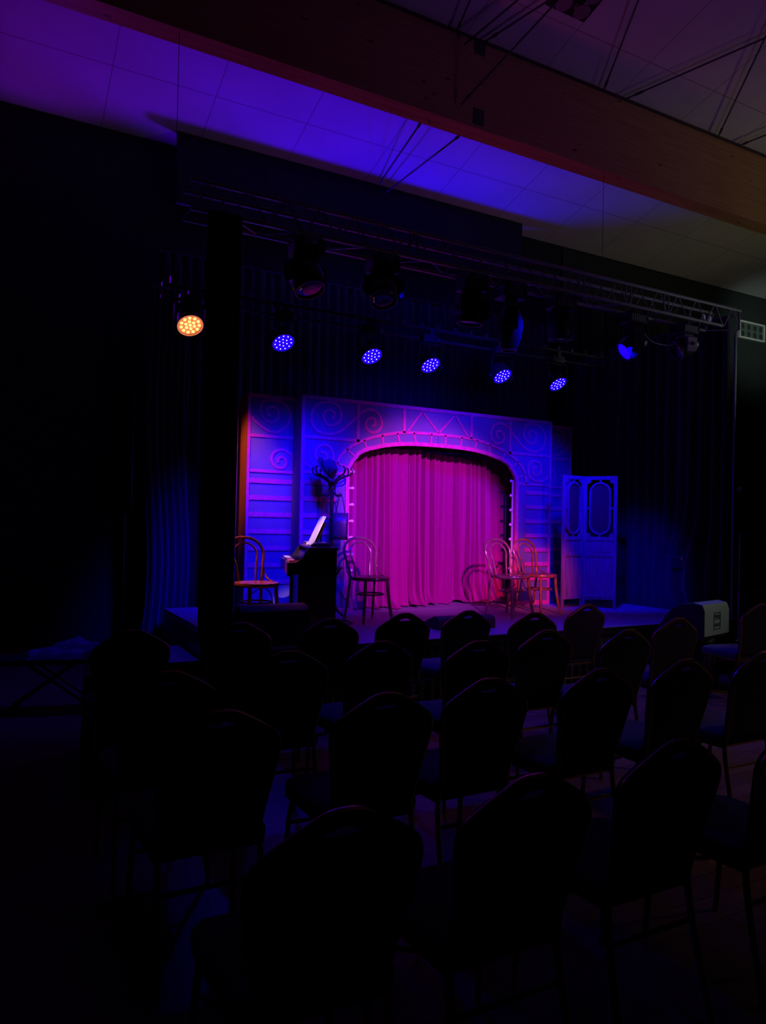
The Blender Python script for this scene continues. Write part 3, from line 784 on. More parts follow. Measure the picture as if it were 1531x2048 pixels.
# ------------------------------------------------------------------ moving heads on the truss
def moving_head(x, z, direc, pan, label, lens='d', kind=0, ytr=None, s=1.0):
    y = 5.72
    o = thing('moving_head_light', label, 'stage light', (x, y, z), 0, 'moving head lights on the truss')
    top = TZ0 - .03 - z
    Rz = Matrix.Rotation(rad(pan), 4, 'Z')
    hb = top - .13
    b = mk('base_box', Mesh().rbox((0, 0, hb + .055), (.27, .20, .10), .025), M['blackplastic'], o)
    b.modifiers.new('bevel', 'BEVEL').width = .008
    vents = Mesh()
    for k in range(7): vents.bbox(-.11 + k * .03, -.10 + k * .03, -.104, -.10, hb + .02, hb + .09)
    mk('vent_ribs', vents, M['greyplastic'], b)
    mk('display', Mesh().bbox(.10, .128, -.106, -.10, hb + .045, hb + .08), M['display'], b)
    for sx in (-.09, .09):
        mk('clamp', Mesh().box((sx, 0, top - .012), (.03, .26, .035)), M['blackmetal'], o)
    # yoke: inverted U made of two arms and a curved bridge
    R_ = .155 * s
    y_ = Mesh()
    out = [(R_ + .03, -.05), (R_ + .03, hb * .55), (R_ * .75, hb - .03), (.08, hb), (-.08, hb), (-R_ * .75, hb - .03), (-R_ - .03, hb * .55), (-R_ - .03, -.05), (-R_ - .005, -.08), (-R_ + .015, -.05)]
    inn = [(-(R_ - .01) * math.cos(a), (R_ - .01) * math.sin(a) * max(.6, (hb - .05) / R_)) for a in [PI * k / 14 for k in range(15)]]
    y_.plate(out + inn + [(R_ - .015, -.05), (R_ + .005, -.08)], [], -.055, .055, Rz)
    mk('yoke', y_, M['blackplastic'] if kind != 2 else M['greyplastic'], o)
    d_ = Vector(direc).normalized()
    if kind == 1:   # long profile head
        prof = [(.05, -.16), (.09, -.14), (.125, -.05), (.13, .03), (.115, .13), (.085, .235), (.075, .25), (.065, .25), (.062, .235)]
        ll = .236; lr = .064
    else:
        prof = [(.06 * s, -.15 * s), (.11 * s, -.13 * s), (.135 * s, -.04 * s), (.138 * s, .05 * s), (.13 * s, .12 * s), (.122 * s, .135 * s), (.112 * s, .135 * s), (.108 * s, .12 * s)]
        ll = .122 * s; lr = .109 * s
    h = mk('head', Mesh().lathe(prof, (0, 0, 0), d_, 28), M['blackplastic'], o)
    mk('lens', Mesh().lathe([(lr, ll - .006), (lr * .9, ll + .002), (lr * .5, ll + .008)], (0, 0, 0), d_, 24), M['lens_blue'] if lens == 'b' else M['lens'], h)
    qd = Vector((0, 0, 1)).rotation_difference(d_)
    ring = [qd @ Vector(((lr + .012) * math.cos(a), (lr + .012) * math.sin(a), ll + .012)) for a in [2 * PI * k / 28 for k in range(28)]]
    mk('lens_rim', Mesh().tube(ring, .004, 6, True), M['greyplastic'] if lens != 'b' else M['blackmetal'], h)
    for sx in (-1, 1):
        p = Rz @ Vector((sx * (R_ + .032), 0, 0))
        mk('tilt_lock', Mesh().lathe([(.022, 0), (.02, .012)], p, Rz @ Vector((sx, 0, 0)), 10), M['bookcover'] if kind == 3 else M['blackplastic'], o)
    return o
moving_head(2.26, 3.66, (.15, -.35, -.9), 23, 'large dark moving head light, leftmost on the truss', kind=3, s=1.08)
moving_head(2.99, 3.67, (-.1, -.5, -.85), -11, 'moving head light second from the left, pale band on its side', kind=3)
moving_head(3.96, 3.64, (-.05, .1, -1), 8, 'moving head light third from the left, over the arch centre')
moving_head(4.42, 3.56, (.0, .04, -1), 60, 'long tapered moving head light hanging straight down mid truss', kind=1)
moving_head(5.07, 3.64, (.1, .1, -1), 20, 'moving head light with bright lower rim, right of the long one')
moving_head(6.10, 3.58, (-.72, .28, -.55), 69, 'moving head light turned left with a glowing blue lens', lens='b', s=.92)
moving_head(6.93, 3.68, (-.85, .3, -.5), 70, 'moving head light with pale grey yoke, rightmost on the truss', kind=2, s=.9)
t = thing('power_cable', 'thin black cable looping between the two rightmost moving heads', 'cable', (6.22, 5.72, 3.86))
mk('cable_loop', Mesh().tube(smooth_pts([(0, 0, 0), (.07, 0, -.12), (.2, 0, -.19), (.4, 0, -.2), (.56, 0, -.17)], 5), .005, 6), M['greyplastic'], t)

# ------------------------------------------------------------------ bentwood chairs
def bentwood(label, loc, rz):
    o = thing('bentwood_chair', label, 'chair', loc, rz, 'bentwood chairs on the stage')
    # local: faces -Y; back at +Y
    H = .455
    mk('seat_ring', Mesh().lathe([(.165, -.02), (.198, -.022), (.206, -.005), (.203, .012), (.19, .016), (.165, .010)], (0, 0, H), (0, 0, 1), 36), M['bent'], o)
    mk('seat', Mesh().lathe([(.168, -.006), (.168, .008), (.10, .004), (.02, .002)], (0, 0, H), (0, 0, 1), 36), M['cane'], o)
    # outer hoop continuing into the rear legs
    hoop = [(-.17, .25, .0), (-.155, .20, .25), (-.148, .175, H), (-.165, .20, .58), (-.195, .235, .72), (-.168, .258, .80), (-.095, .272, .855), (0, .276, .87)]
    full = hoop + [(-x, y, z) for x, y, z in hoop[-2::-1]]
    mk('back_hoop', Mesh().tube(smooth_pts(full, 5), .0145, 10), M['bent'], o)
    inner = [(-.085, .172, H + .005), (-.10, .20, .60), (-.125, .228, .71), (-.105, .248, .77), (-.055, .26, .81), (0, .264, .822)]
    fi = inner + [(-x, y, z) for x, y, z in inner[-2::-1]]
    mk('inner_hoop', Mesh().tube(smooth_pts(fi, 5), .0105, 8), M['bent'], o)
    mk('stretcher_ring', Mesh().tube([(.145 * math.cos(a), .145 * math.sin(a), .29) for a in [2 * PI * k / 32 for k in range(32)]], .0095, 8, True), M['bent'], o)
    for s in (-1, 1):
        mk('leg', Mesh().tube(smooth_pts([(s * .13, -.13, H - .01), (s * .138, -.142, .28), (s * .158, -.165, .10), (s * .172, -.185, 0)], 4), [.0175] * 9 + [.015, .014, .013, .0125], 10), M['bent'], o)
        mk('side_brace', Mesh().tube(smooth_pts([(s * .178, .215, .62), (s * .185, .19, .54), (s * .192, .13, .485), (s * .197, .05, H + .015)], 4), .008, 8), M['bent'], o)
    return o
bentwood('bentwood chair with orange lit seat at the far left, behind the piano keyboard', (2.10, 6.36, STAGE), rad(10))
bentwood('bentwood chair standing alone in front of the left curtain edge', (3.47, 6.76, STAGE), rad(2))
bentwood('bentwood chair in front of the right curtain edge, left of the close pair', (5.23, 6.64, STAGE), rad(7))
bentwood('bentwood chair by the red striped pillar, right of the close pair', (5.74, 6.77, STAGE), rad(9))

# ------------------------------------------------------------------ piano
pa = thing('upright_piano', 'small dark upright piano seen end on, keyboard facing left', 'piano', (2.33, 6.19, STAGE), -rad(17))
PL, PD = 1.12, .45   # length along +Y, depth along +X
def side(y0, y1):
    pr = [(-.0, .53), (.0, .652), (.07, .658), (.115, .68), (.145, .715), (.165, .76), (.19, .775), (PD, .775), (PD, 0), (.12, 0), (.10, .02), (.10, .55)]
    g = Mesh(); n = len(pr)
    return Mesh().plate(pr, [], y0, y1)
for y0 in (0, PL - .035):
    mk('end_panel', side(y0, y0 + .035), M['piano'], pa, None, 35, .003)
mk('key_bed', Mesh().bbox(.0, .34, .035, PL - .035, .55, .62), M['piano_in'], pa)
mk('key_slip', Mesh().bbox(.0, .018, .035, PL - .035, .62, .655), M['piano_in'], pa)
wk = Mesh(); bk = Mesh()
nk = 38
kw = (PL - .17) / nk
for k in range(nk):
    yy = .085 + k * kw
    o = mk('white_key', Mesh().bbox(.02, .17, yy + .0008, yy + kw - .0008, .642, .672), M['ivory'], pa, None, 0)
    if k % 7 not in (2, 6):
        mk('black_key', Mesh().bbox(.075, .17, yy + kw * .68, yy + kw * 1.28, .672, .684), M['black_key'], pa, None, 0)
mk('cheek_block', Mesh().bbox(.02, .17, .035, .083, .62, .66), M['piano_in'], pa)
mk('cheek_block', Mesh().bbox(.02, .17, PL - .083, PL - .035, .62, .675), M['piano_in'], pa)
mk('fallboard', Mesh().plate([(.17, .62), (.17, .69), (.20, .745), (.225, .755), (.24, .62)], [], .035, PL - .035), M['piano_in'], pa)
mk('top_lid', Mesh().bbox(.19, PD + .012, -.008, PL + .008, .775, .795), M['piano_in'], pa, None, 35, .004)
mk('back_panel', Mesh().bbox(PD - .02, PD, .035, PL - .035, .03, .775), M['piano'], pa)
mk('lower_panel', Mesh().bbox(.13, .15, .035, PL - .035, .05, .55), M['piano'], pa)
mk('pedal', Mesh().tube([(.13, .66, .05), (.03, .66, .045)], .012, 8, False, .6), M['joint'], pa)
mk('pedal', Mesh().tube([(.13, .60, .05), (.03, .60, .045)], .012, 8, False, .6), M['joint'], pa)
# music desk
dk = mk('music_desk', Mesh().box((0, 0, .125), (.012, .56, .25), None), M['piano'], pa, (.285, .63, .795))
dk.rotation_euler = (0, rad(24), 0)
mk('desk_strut', Mesh().tube([(.35, .5, .80), (.355, .5, .94)], .006).tube([(.35, .76, .80), (.355, .76, .94)], .006), M['blackmetal'], pa)
# score resting on the desk
R17 = Matrix.Rotation(-rad(17), 4, 'Z')
def pw(x, y, z):
    v = R17 @ Vector((x, y, z)); return (2.33 + v.x, 6.19 + v.y, STAGE + v.z)
t = thing('sheet_music', 'bright open sheet music leaning on the piano desk', 'sheet music', pw(.262, .60, .797))
t.rotation_euler = (0, rad(24), -rad(17)); t.rotation_mode = 'XYZ'
for s in (-1, 1):
    pg = Mesh(); vs = []
    for r in (0, 1):
        for i in range(9):
            u = i / 8
            vs.append((-.006 - .012 * math.sin(PI * u) - .004, s * .225 * u, r * .31))
    for r in (0, 1):
        for i in range(9):
            u = i / 8
            vs.append((-.002, s * .225 * u, r * .31))
    n = 9
    fs = [(i, i + 1, n + i + 1, n + i) for i in range(8)] + [(2 * n + i, 3 * n + i, 3 * n + i + 1, 2 * n + i + 1) for i in range(8)]
    fs += [(i, 2 * n + i, 2 * n + i + 1, i + 1) for i in range(8)] + [(n + i, n + i + 1, 3 * n + i + 1, 3 * n + i) for i in range(8)] + [(8, 2 * n + 8, 3 * n + 8, n + 8), (0, n, 3 * n, 2 * n)]
    pg.add(vs, fs)
    mk('page_block', pg, M['paper'], t)
for (a, b, w_, l_, h_, lab, m) in ((.33, .98, .20, .29, .030, 'pink covered music book lying at the back of the piano lid', 'bookcover'), (.33, .30, .18, .24, .022, 'thin music book lying on the near end of the piano lid', 'bookcover'), (.335, .31, .15, .20, .012, 'loose folded score on top of the thin music book', 'paper')):
    zz = .7955 + (.0225 if m == 'paper' else 0)
    t = thing('music_book', lab, 'book', pw(a, b, zz), -rad(17 + (6 if b < .5 else -4)), 'music books on the piano')
    mk('cover', Mesh().bbox(-w_ / 2, w_ / 2, -l_ / 2, l_ / 2, 0, .003).bbox(-w_ / 2, w_ / 2, -l_ / 2, l_ / 2, h_ - .003, h_).bbox(w_ / 2 - .003, w_ / 2, -l_ / 2, l_ / 2, 0, h_), M[m], t)
    mk('page_block', Mesh().bbox(-w_ / 2 + .004, w_ / 2 - .004, -l_ / 2 + .004, l_ / 2 - .004, .003, h_ - .003), M['paper'], t)

# ------------------------------------------------------------------ coat rack, hat, bag
RX, RY = 3.25, 7.30
cr = thing('coat_rack', 'tall dark bentwood coat rack with curled hooks behind the piano', 'coat rack', (RX, RY, STAGE))
mk('pole', Mesh().tube([(0, 0, .04), (0, 0, 1.0), (0, 0, 1.50)], [.027, .024, .02], 12).lathe([(.022, 0), (.028, .01), (.018, .03), (.022, .05), (.01, .075), (.002, .08)], (0, 0, 1.50), (0, 0, 1), 16), M['ebony'], cr)
for k in range(8):
    a = 2 * PI * k / 8 + .22
    pr = [(.135, 1.335), (.10, 1.318), (.06, 1.33), (.032, 1.375), (.030, 1.43), (.06, 1.485), (.12, 1.525), (.20, 1.555), (.222, 1.59), (.215, 1.625), (.198, 1.635)]
    if k % 2: pr = pr[3:]
    pts = [(r * math.cos(a), r * math.sin(a), z) for r, z in pr]
    mk('hook', Mesh().tube(smooth_pts(pts, 4), .0095, 8), M['ebony'], cr)
mk('umbrella_ring', Mesh().tube([(.14 * math.cos(a), .14 * math.sin(a), .53) for a in [2 * PI * k / 32 for k in range(32)]], .009, 8, True), M['ebony'], cr)
mk('collar', Mesh().lathe([(.03, 0), (.036, .01), (.036, .03), (.03, .04)], (0, 0, 1.385), (0, 0, 1), 16), M['ebony'], cr)
for k in range(4):
    a = 2 * PI * k / 4 - 1.05
    pr = [(.135, .53), (.07, .44), (.03, .34), (.035, .22), (.09, .10), (.16, .03), (.225, .012)]
    mk('leg', Mesh().tube(smooth_pts([(r * math.cos(a), r * math.sin(a), z) for r, z in pr], 4), .0125, 8), M['ebony'], cr)

Rt = Vector((math.cos(TH), -math.sin(TH), 0)); 
ht = thing('felt_hat', 'dark brimmed felt hat hung tilted on top of the coat rack', 'hat', (3.13, 7.22, STAGE + 1.60))
ax = (Rt * .84 + Vector((-.30, -.55, 0)) * .45 + Vector((0, 0, .47))).normalized()
mk('brim', Mesh().lathe([(.085, .0), (.13, -.004), (.155, .006), (.158, .010), (.13, .002), (.085, .006)], (0, 0, 0), ax, 32, (1.0, .88)), M['felt'], ht)
mk('crown', Mesh().lathe([(.095, .0), (.096, .03), (.09, .075), (.078, .11), (.055, .122), (.03, .112), (.005, .106)], (0, 0, 0), ax, 28, (1.0, .82)), M['felt'], ht)
mk('hat_band', Mesh().lathe([(.0975, .006), (.0985, .008), (.0975, .034), (.096, .035)], (0, 0, 0), ax, 28, (1.0, .825)), M['ribbon'], ht)

bg = thing('tote_bag', 'dark handbag hanging by two long straps from the coat rack', 'bag', (3.32, 7.22, STAGE + .84), rad(-28))
bv = Mesh(); rows = [(0, .068, .040), (.012, .078, .048), (.06, .083, .052), (.18, .086, .048), (.295, .088, .036)]
vs = []; SEG = 28
for z, a, b in rows:
    for k in range(SEG):
        t_ = 2 * PI * k / SEG
        ct, s_ = math.cos(t_), math.sin(t_)
        e = .55
        vs.append((a * math.copysign(abs(ct) ** e, ct), b * math.copysign(abs(s_) ** e, s_), z))
fs = [tuple(range(SEG))[::-1]] + [(i * SEG + k, i * SEG + (k + 1) % SEG, (i + 1) * SEG + (k + 1) % SEG, (i + 1) * SEG + k) for i in range(len(rows) - 1) for k in range(SEG)]
o = mk('bag_body', bv.add(vs, fs), M['leather'], bg)
o.modifiers.new('thickness', 'SOLIDIFY').thickness = .003
mk('bag_base', Mesh().rbox((0, 0, .018), (.172, .104, .036), .045, 5), M['bagbase'], bg)
for s in (-1, 1):
    mk('strap', Mesh().tube(smooth_pts([(-.052, s * .042, .25), (-.05, s * .040, .30), (-.022, s * .02, .45), (-.006, s * .006, .500), (.006, s * .006, .500), (.022, s * .02, .45), (.050, s * .040, .30), (.052, s * .042, .25)], 4), .005, 8), M['leather'], bg)

# ------------------------------------------------------------------ folding screen
fs_ = thing('folding_screen', 'two leaf carved wooden folding screen at the right of the set', 'folding screen', (6.765, 7.13, STAGE))
def leaf(ang, w):
    Rm = Matrix.Rotation(ang, 4, 'Z')
    H = 1.70; th = .014
    fz = lambda f: H * (1 - f)
    st_ = .045
    parent = None
    # frame with openings
    def rect(x0, x1, z0, z1): return [(x0, z0), (x1, z0), (x1, z1), (x0, z1)]
    top0, top1 = fz(.462), fz(.028)
    cut = .05
    up = [(st_, top0 + cut), (st_ + .02, top0 + cut), (st_ + cut, top0 + .03), (st_ + cut, top0), (w - st_ - cut, top0), (w - st_ - cut, top0 + .03), (w - st_ - .02, top0 + cut), (w - st_, top0 + cut),
          (w - st_, top1 - cut), (w - st_ - .02, top1 - cut), (w - st_ - cut, top1 - .03), (w - st_ - cut, top1), (st_ + cut, top1), (st_ + cut, top1 - .03), (st_ + .02, top1 - cut), (st_, top1 - cut)]
    holes = [up, rect(st_, w - st_, fz(.585), fz(.490)), rect(st_, w - st_, fz(.905), fz(.612))]
    outer_ = [(0, 0), (st_ * .8, 0), (st_, .11), (w - st_, .11), (w - st_ * .8, 0), (w, 0), (w, H), (0, H)]
    outer_ = [(0, 0), (st_ * .75, 0), (st_ * .75, fz(.935)), (w - st_ * .75, fz(.935)), (w - st_ * .75, 0), (w, 0), (w, H), (0, H)]
    f = mk('leaf_frame', Mesh().plate(outer_, holes, -th, th, Rm), M['screenwood'], fs_, None, 35, .002)
    # stadium ring
    cx = w / 2; rr = (w - 2 * st_) / 2 - .032
    zc0, zc1 = top0 + .03 + rr, top1 - .03 - rr
    def stad(r): return [(cx + r * math.cos(a), zc1 + r * math.sin(a)) for a in [PI * k / 14 for k in range(15)]] + [(cx + r * math.cos(a), zc0 + r * math.sin(a)) for a in [PI + PI * k / 14 for k in range(15)]]
    mk('oval_moulding', Mesh().plate(stad(rr), [stad(rr - .022)], -th - .006, th + .006, Rm), M['screenwood'], f)
    mk('oval_panel', Mesh().plate(stad(rr - .02), [], -.003, .003, Rm), M['screencloth'], f)
    nb_ = Mesh()
    zm = (zc0 + zc1) / 2
    for (x0, x1, z0, z1) in ((cx - .012, cx + .012, zc1 + rr - .004, top1 + .003), (cx - .012, cx + .012, top0 - .003, zc0 - rr + .004), (st_ - .003, cx - rr + .004, zm - .012, zm + .012), (cx + rr - .004, w - st_ + .003, zm - .012, zm + .012)):
        nb_.plate(rect(x0, x1, z0, z1), [], -th, th, Rm)
    mk('spandrel_peg', nb_, M['screenwood'], f)
    mk('small_panel', Mesh().plate(rect(st_ - .004, w - st_ + .004, fz(.588), fz(.487)), [], -.004, .004, Rm), M['screenwood'], f)
    c8 = .018
    x0, x1, z0, z1 = st_ + .015, w - st_ - .015, fz(.577), fz(.498)
    mk('panel_moulding', Mesh().plate([(x0 + c8, z0), (x1 - c8, z0), (x1, z0 + c8), (x1, z1 - c8), (x1 - c8, z1), (x0 + c8, z1), (x0, z1 - c8), (x0, z0 + c8)], [], -.009, -.003, Rm), M['screenwood'], f)
    mk('large_panel', Mesh().plate(rect(st_ - .004, w - st_ + .004, fz(.908), fz(.609)), [], -.004, .004, Rm), M['screenwood'], f)
    mk('ledge', Mesh().plate(rect(st_ * .7, w - st_ * .7, fz(.918), fz(.905)), [], -th - .010, -th, Rm), M['screenwood'], f)
    return f
leaf(rad(188), .41)
leaf(rad(-58), .43)
for z in (.3, 1.4):
    mk('hinge', Mesh().tube([(0, 0, z), (0, 0, z + .06)], .008, 8), M['blackmetal'], fs_)

# ------------------------------------------------------------------ basket and cables behind the piano
t = thing('wire_basket', 'black wire basket on the stage behind the left chair', 'basket', (2.52, 7.35, STAGE))
bk_ = Mesh()
for z in (.01, .05, .09, .13):
    bk_.tube([(.17 * math.cos(a) + .0, .11 * math.sin(a), z) for a in [2 * PI * k / 20 for k in range(20)]], .004, 6, True)
for k in range(20):
    a = 2 * PI * k / 20
    bk_.tube([(.17 * math.cos(a), .11 * math.sin(a), .01), (.175 * math.cos(a), .115 * math.sin(a), .13)], .003, 5)
mk('wire_body', bk_, M['wicker'], t)
mk('rim', Mesh().tube([(.175 * math.cos(a), .115 * math.sin(a), .135) for a in [2 * PI * k / 20 for k in range(20)]], .007, 6, True), M['wicker'], t)
t = thing('coiled_cable', 'black cable arching down into the basket behind the piano', 'cable', (2.52, 7.3, STAGE))
mk('cable_loop', Mesh().tube(smooth_pts([(-.16, .0, .27), (-.04, .0, .33), (.04, 0, .28), (.07, 0, .18), (.08, .0, .04), (-.02, .02, .03), (-.08, .01, .05)], 6), .008, 8), M['wicker'], t)
t = thing('floor_cable', 'tangled cable on the deck at the foot of the coat rack', 'cable', (3.15, 6.75, STAGE))
mk('cable_run', Mesh().tube(smooth_pts([(-.1, .3, .006), (0, .15, .02), (.10, .12, .006), (.05, 0, .025), (-.02, -.06, .006), (.06, -.12, .008), (.03, -.02, .03)], 6), .006, 6), M['wicker'], t)

# ------------------------------------------------------------------ monitor wedges
def prism_x(prof, x0, x1):  # prof in (y,z), along x
    n = len(prof)
    return Mesh().add([(x0, y, z) for y, z in prof] + [(x1, y, z) for y, z in prof], [tuple(range(n)), tuple(range(2 * n - 1, n - 1, -1))] + [(i, (i + 1) % n, n + (i + 1) % n, n + i) for i in range(n)])
def wedge(label, loc, rz, w, h, dpt, m='carpetbox'):
    o = thing('stage_monitor', label, 'speaker', loc, rz, 'wedge monitors along the stage front')
    # faces +Y (towards performers); back rounds over
    prof = [(0, .0), (dpt, .0), (dpt, .05), (dpt * .36, h), (dpt * .28, h * 1.0), (dpt * .16, h * .97), (dpt * .05, h * .86), (0, h * .68)]
    mk('cabinet', prism_x(prof, -w / 2, w / 2), M[m], o, None, 50, .006)
    v = Vector((0, dpt * .64, -(h - .05))).normalized()
    a, b = Vector((0, dpt * .38, h - .012)), Vector((0, dpt * .98, .062))
    nrm = Vector((0, h - .05, dpt * .64)).normalized() * .008
    g = Mesh().add([(-w / 2 + .03, *(a)[1:]), (w / 2 - .03, *(a)[1:]), (w / 2 - .03, *(b)[1:]), (-w / 2 + .03, *(b)[1:])] + [(-w / 2 + .03, *(a + nrm)[1:]), (w / 2 - .03, *(a + nrm)[1:]), (w / 2 - .03, *(b + nrm)[1:]), (-w / 2 + .03, *(b + nrm)[1:])], [(0, 1, 2, 3), (4, 7, 6, 5), (0, 4, 5, 1), (1, 5, 6, 2), (2, 6, 7, 3), (3, 7, 4, 0)])
    mk('grille', g, M['grille'], o)
    return o
wedge('large black monitor speaker at the left front of the stage below the piano', (2.05, 5.66, STAGE), rad(3), .60, .335, .40)
wedge('small low black monitor speaker at the middle of the stage front', (4.15, 5.95, STAGE), rad(-2), .66, .125, .30)

fc = thing('flight_case', 'black flight case on the floor under the right monitor speaker', 'case', (6.32, 5.08, 0), rad(28))
mk('case_body', Mesh().bbox(-.27, .27, -.20, .22, .03, .48), M['blackplastic'], fc, None, 35, .006)
ed = Mesh()
for sx in (-1, 1):
    for sy in (-.205, .225):
        ed.box((sx * .27, sy, .255), (.022, .022, .45))
for z in (.03, .48):
    for sy in (-.205, .225): ed.box((0, sy, z), (.54, .022, .022))
mk('edge_trim', ed, M['steelrod'], fc)
mk('latch', Mesh().box((0, -.212, .30), (.09, .015, .07)), M['alu'], fc)

mr = thing('stage_monitor', 'wedge monitor speaker with square logo on its pale lit back, at the right stage corner', 'speaker', (6.32, 5.08, .492), rad(-166), 'wedge monitors along the stage front')
# profile faces the hall: build along local x axis (side profile in y,z)
pf = [(-.26, .0), (.22, .0), (.25, .04), (.25, .29), (.225, .345), (.14, .36), (.02, .345), (-.08, .29), (-.20, .12), (-.26, .04)]
mk('cabinet', prism_x([(y, z) for y, z in pf], -.29, .29), M['carpetbox'], mr, None, 50, .006)
# pale band wrapped over the rear of the cabinet
bdp = [(.2505, .045), (.2505, .292), (.228, .3475), (.14, .3625), (.14, .368), (.232, .352), (.256, .294), (.256, .045)]
mk('rear_grille', prism_x(bdp, -.28, .28), M['greylight'], mr)
lg = Mesh().plate([(-.075, .10), (.075, .10), (.075, .27), (-.075, .27)], [[(-.068, .107), (.068, .107), (.068, .263), (-.068, .263)]], 0, .002)
lo = mk('logo_frame', Mesh(), M['ink'], mr) if False else None
def text_obj(s, size, loc, rot, m, parent, name='lettering'):
    cu = bpy.data.curves.new(name, 'FONT'); cu.body = s; cu.size = size; cu.extrude = .0008; cu.align_x = 'CENTER'; cu.align_y = 'CENTER'
    o = bpy.data.objects.new(name, cu); COL.objects.link(o)
    dg = bpy.context.evaluated_depsgraph_get()
    me = bpy.data.meshes.new_from_object(o.evaluated_get(dg))
    bpy.data.objects.remove(o)
    o2 = bpy.data.objects.new(name, me); COL.objects.link(o2)
    me.materials.clear(); me.materials.append(m)
    o2.parent = parent; o2.location = loc; o2.rotation_euler = rot
    return o2
lgm = mk('logo_square', Mesh().add(*[(lambda v, f: ([(x_, .2575 + y_, z_) for x_, y_, z_ in v], f))(lg.v, lg.f)][0]), M['ink'], mr)
text_obj('PMX', .078, (0, .2600, .218), (rad(90), 0, rad(180)), M['ink'], mr)
text_obj('AUDIO', .046, (0, .2600, .143), (rad(90), 0, rad(180)), M['ink'], mr)
mk('handle_recess', Mesh().rbox((.2905, -.03, .22), (.006, .13, .045), .02, 4, 'x'), M['ink'], mr)
t = thing('speaker_cable', 'loose black speaker cable hanging behind the right monitor speaker', 'cable', (6.62, 5.05, .02))
mk('cable_run', Mesh().tube(smooth_pts([(0, 0, .55), (.06, -.05, .50), (.10, -.08, .38), (.04, -.1, .2), (.12, -.12, .02), (.3, -.1, .0), (.5, -.2, .0)], 6), .007, 8), M['wicker'], t)

# ------------------------------------------------------------------ column speaker left
cs = thing('column_speaker', 'slim tall column loudspeaker on a stand at the left of the stage', 'speaker', (.74, 5.05, 0), rad(-8))
mk('subwoofer', Mesh().rbox((0, .05, .29), (.42, .48, .56), .02), M['carpetbox'], cs, None, 35)
mk('foot', Mesh().bbox(-.17, .17, -.12, .22, 0, .012), M['blackmetal'], cs)
mk('pole', Mesh().tube([(0, .02, .57), (0, .02, 1.64)], .018, 10), M['blackmetal'], cs)
cb = mk('column_cabinet', Mesh().rbox((0, .02, 2.03), (.105, .13, .78), .012), M['blackplastic'], cs)
mk('column_grille', Mesh().rbox((0, -.047, 2.03), (.094, .008, .76), .003), M['grille'], cb)
mk('badge', Mesh().bbox(-.012, .012, -.054, -.052, 1.672, 1.678).bbox(-.012, .0, -.054, -.052, 1.680, 1.686).bbox(0, .012, -.054, -.052, 1.666, 1.670), M['white_ink'], cb)
mk('bracket', Mesh().bbox(-.03, .03, .0, .06, 1.60, 1.645), M['blackmetal'], cs)
mk('cable', Mesh().tube(smooth_pts([(-.03, .06, 1.70), (-.12, .08, 1.35), (-.03, .04, 1.15), (-.02, .06, .8), (-.02, .1, .57)], 5), .005, 6), M['wicker'], cs)

# folding bench with heaped blue cloth
bn = thing('folding_bench', 'low dark folding bench at the far left of the hall', 'bench', (.50, 6.55, 0), rad(-14))
mk('bench_top', Mesh().rbox((-.05, 0, .40), (1.0, .30, .04), .10, 5), M['blackplastic'], bn)
for s in (-1, 1):
    for (a, b) in ((-.32, .18), (.32, -.18)):
        mk('leg', Mesh().tube([(a - .05, s * .10, .012), (b - .05, s * .10, .38)], .012, 8), M['steelrod'], bn)
ct = Mesh(); vs = []
NX, NY = 40, 18
for j in range(NY + 1):
    for i in range(NX + 1):
        u, v = i / NX, j / NY
        env = (math.sin(PI * u) ** .5) * (math.sin(PI * v) ** .5)
        hgt = env * (.10 + .035 * math.sin(9 * u + 5 * v) + .02 * math.sin(23 * u - 11 * v) + .015 * math.sin(31 * v + 7 * u))
        vs.append(((u - .5) * .70 + .03 * math.sin(v * 9), (v - .5) * .28 + .02 * math.sin(u * 13), max(0, hgt)))
ct.add(vs, [(j * (NX + 1) + i, j * (NX + 1) + i + 1, (j + 1) * (NX + 1) + i + 1, (j + 1) * (NX + 1) + i) for j in range(NY) for i in range(NX)])
ct.add([(x * .98, y * .98, 0) for x, y, z in [vs[0], vs[NX], vs[-1], vs[-NX - 1]]], [(0, 1, 2, 3)])
o = mk('heaped_cloth', ct, M['bluesheet'], None, (.60, 6.53, .422), 180); o.rotation_euler = (0, 0, rad(-14))
tag(o, 'crumpled pale blue sheet heaped on the low bench at the far left', 'cloth')

# low step beside the stage left
t = thing('stage_step', 'dark low step box against the left end of the stage', 'step', (1.45, 7.2, 0))
mk('tread', Mesh().bbox(-.25, .25, -.45, .45, .24, .27), M['deck'], t)
mk('riser', Mesh().bbox(-.24, .24, -.44, .44, 0, .24), M['blackmetal'], t)

# ------------------------------------------------------------------ right side things
t = thing('microphone_stand', 'thin straight microphone stand at the right edge', 'microphone stand', (7.30, 5.25, 0))
mk('base', Mesh().lathe([(.13, 0), (.13, .012), (.03, .03), (.015, .05)], (0, 0, 0), (0, 0, 1), 24), M['blackmetal'], t)
mk('tube', Mesh().tube([(0, 0, .03), (0, 0, .95)], .012, 10).tube([(0, 0, .95), (0, 0, 1.5)], .007, 10), M['alu'], t)
mk('clutch', Mesh().lathe([(.016, 0), (.018, .02), (.016, .06)], (0, 0, .92), (0, 0, 1), 12), M['blackmetal'], t)
mk('clip', Mesh().tube([(0, 0, 1.5), (.01, -.02, 1.56)], .014, 10), M['blackplastic'], t)
vt = thing('wall_vent', 'pale framed rectangular vent panel with round holes high on the right wall', 'vent', (13.68, 9.66, 5.72))
vt.scale = (.88, 1, .90)
vh = [[(-.33 + .22 * i + .065 * math.cos(a), -.09 + .17 * j + .07 * math.sin(a)) for a in [2 * PI * k / 16 for k in range(16)]] for i in range(4) for j in range(2)]
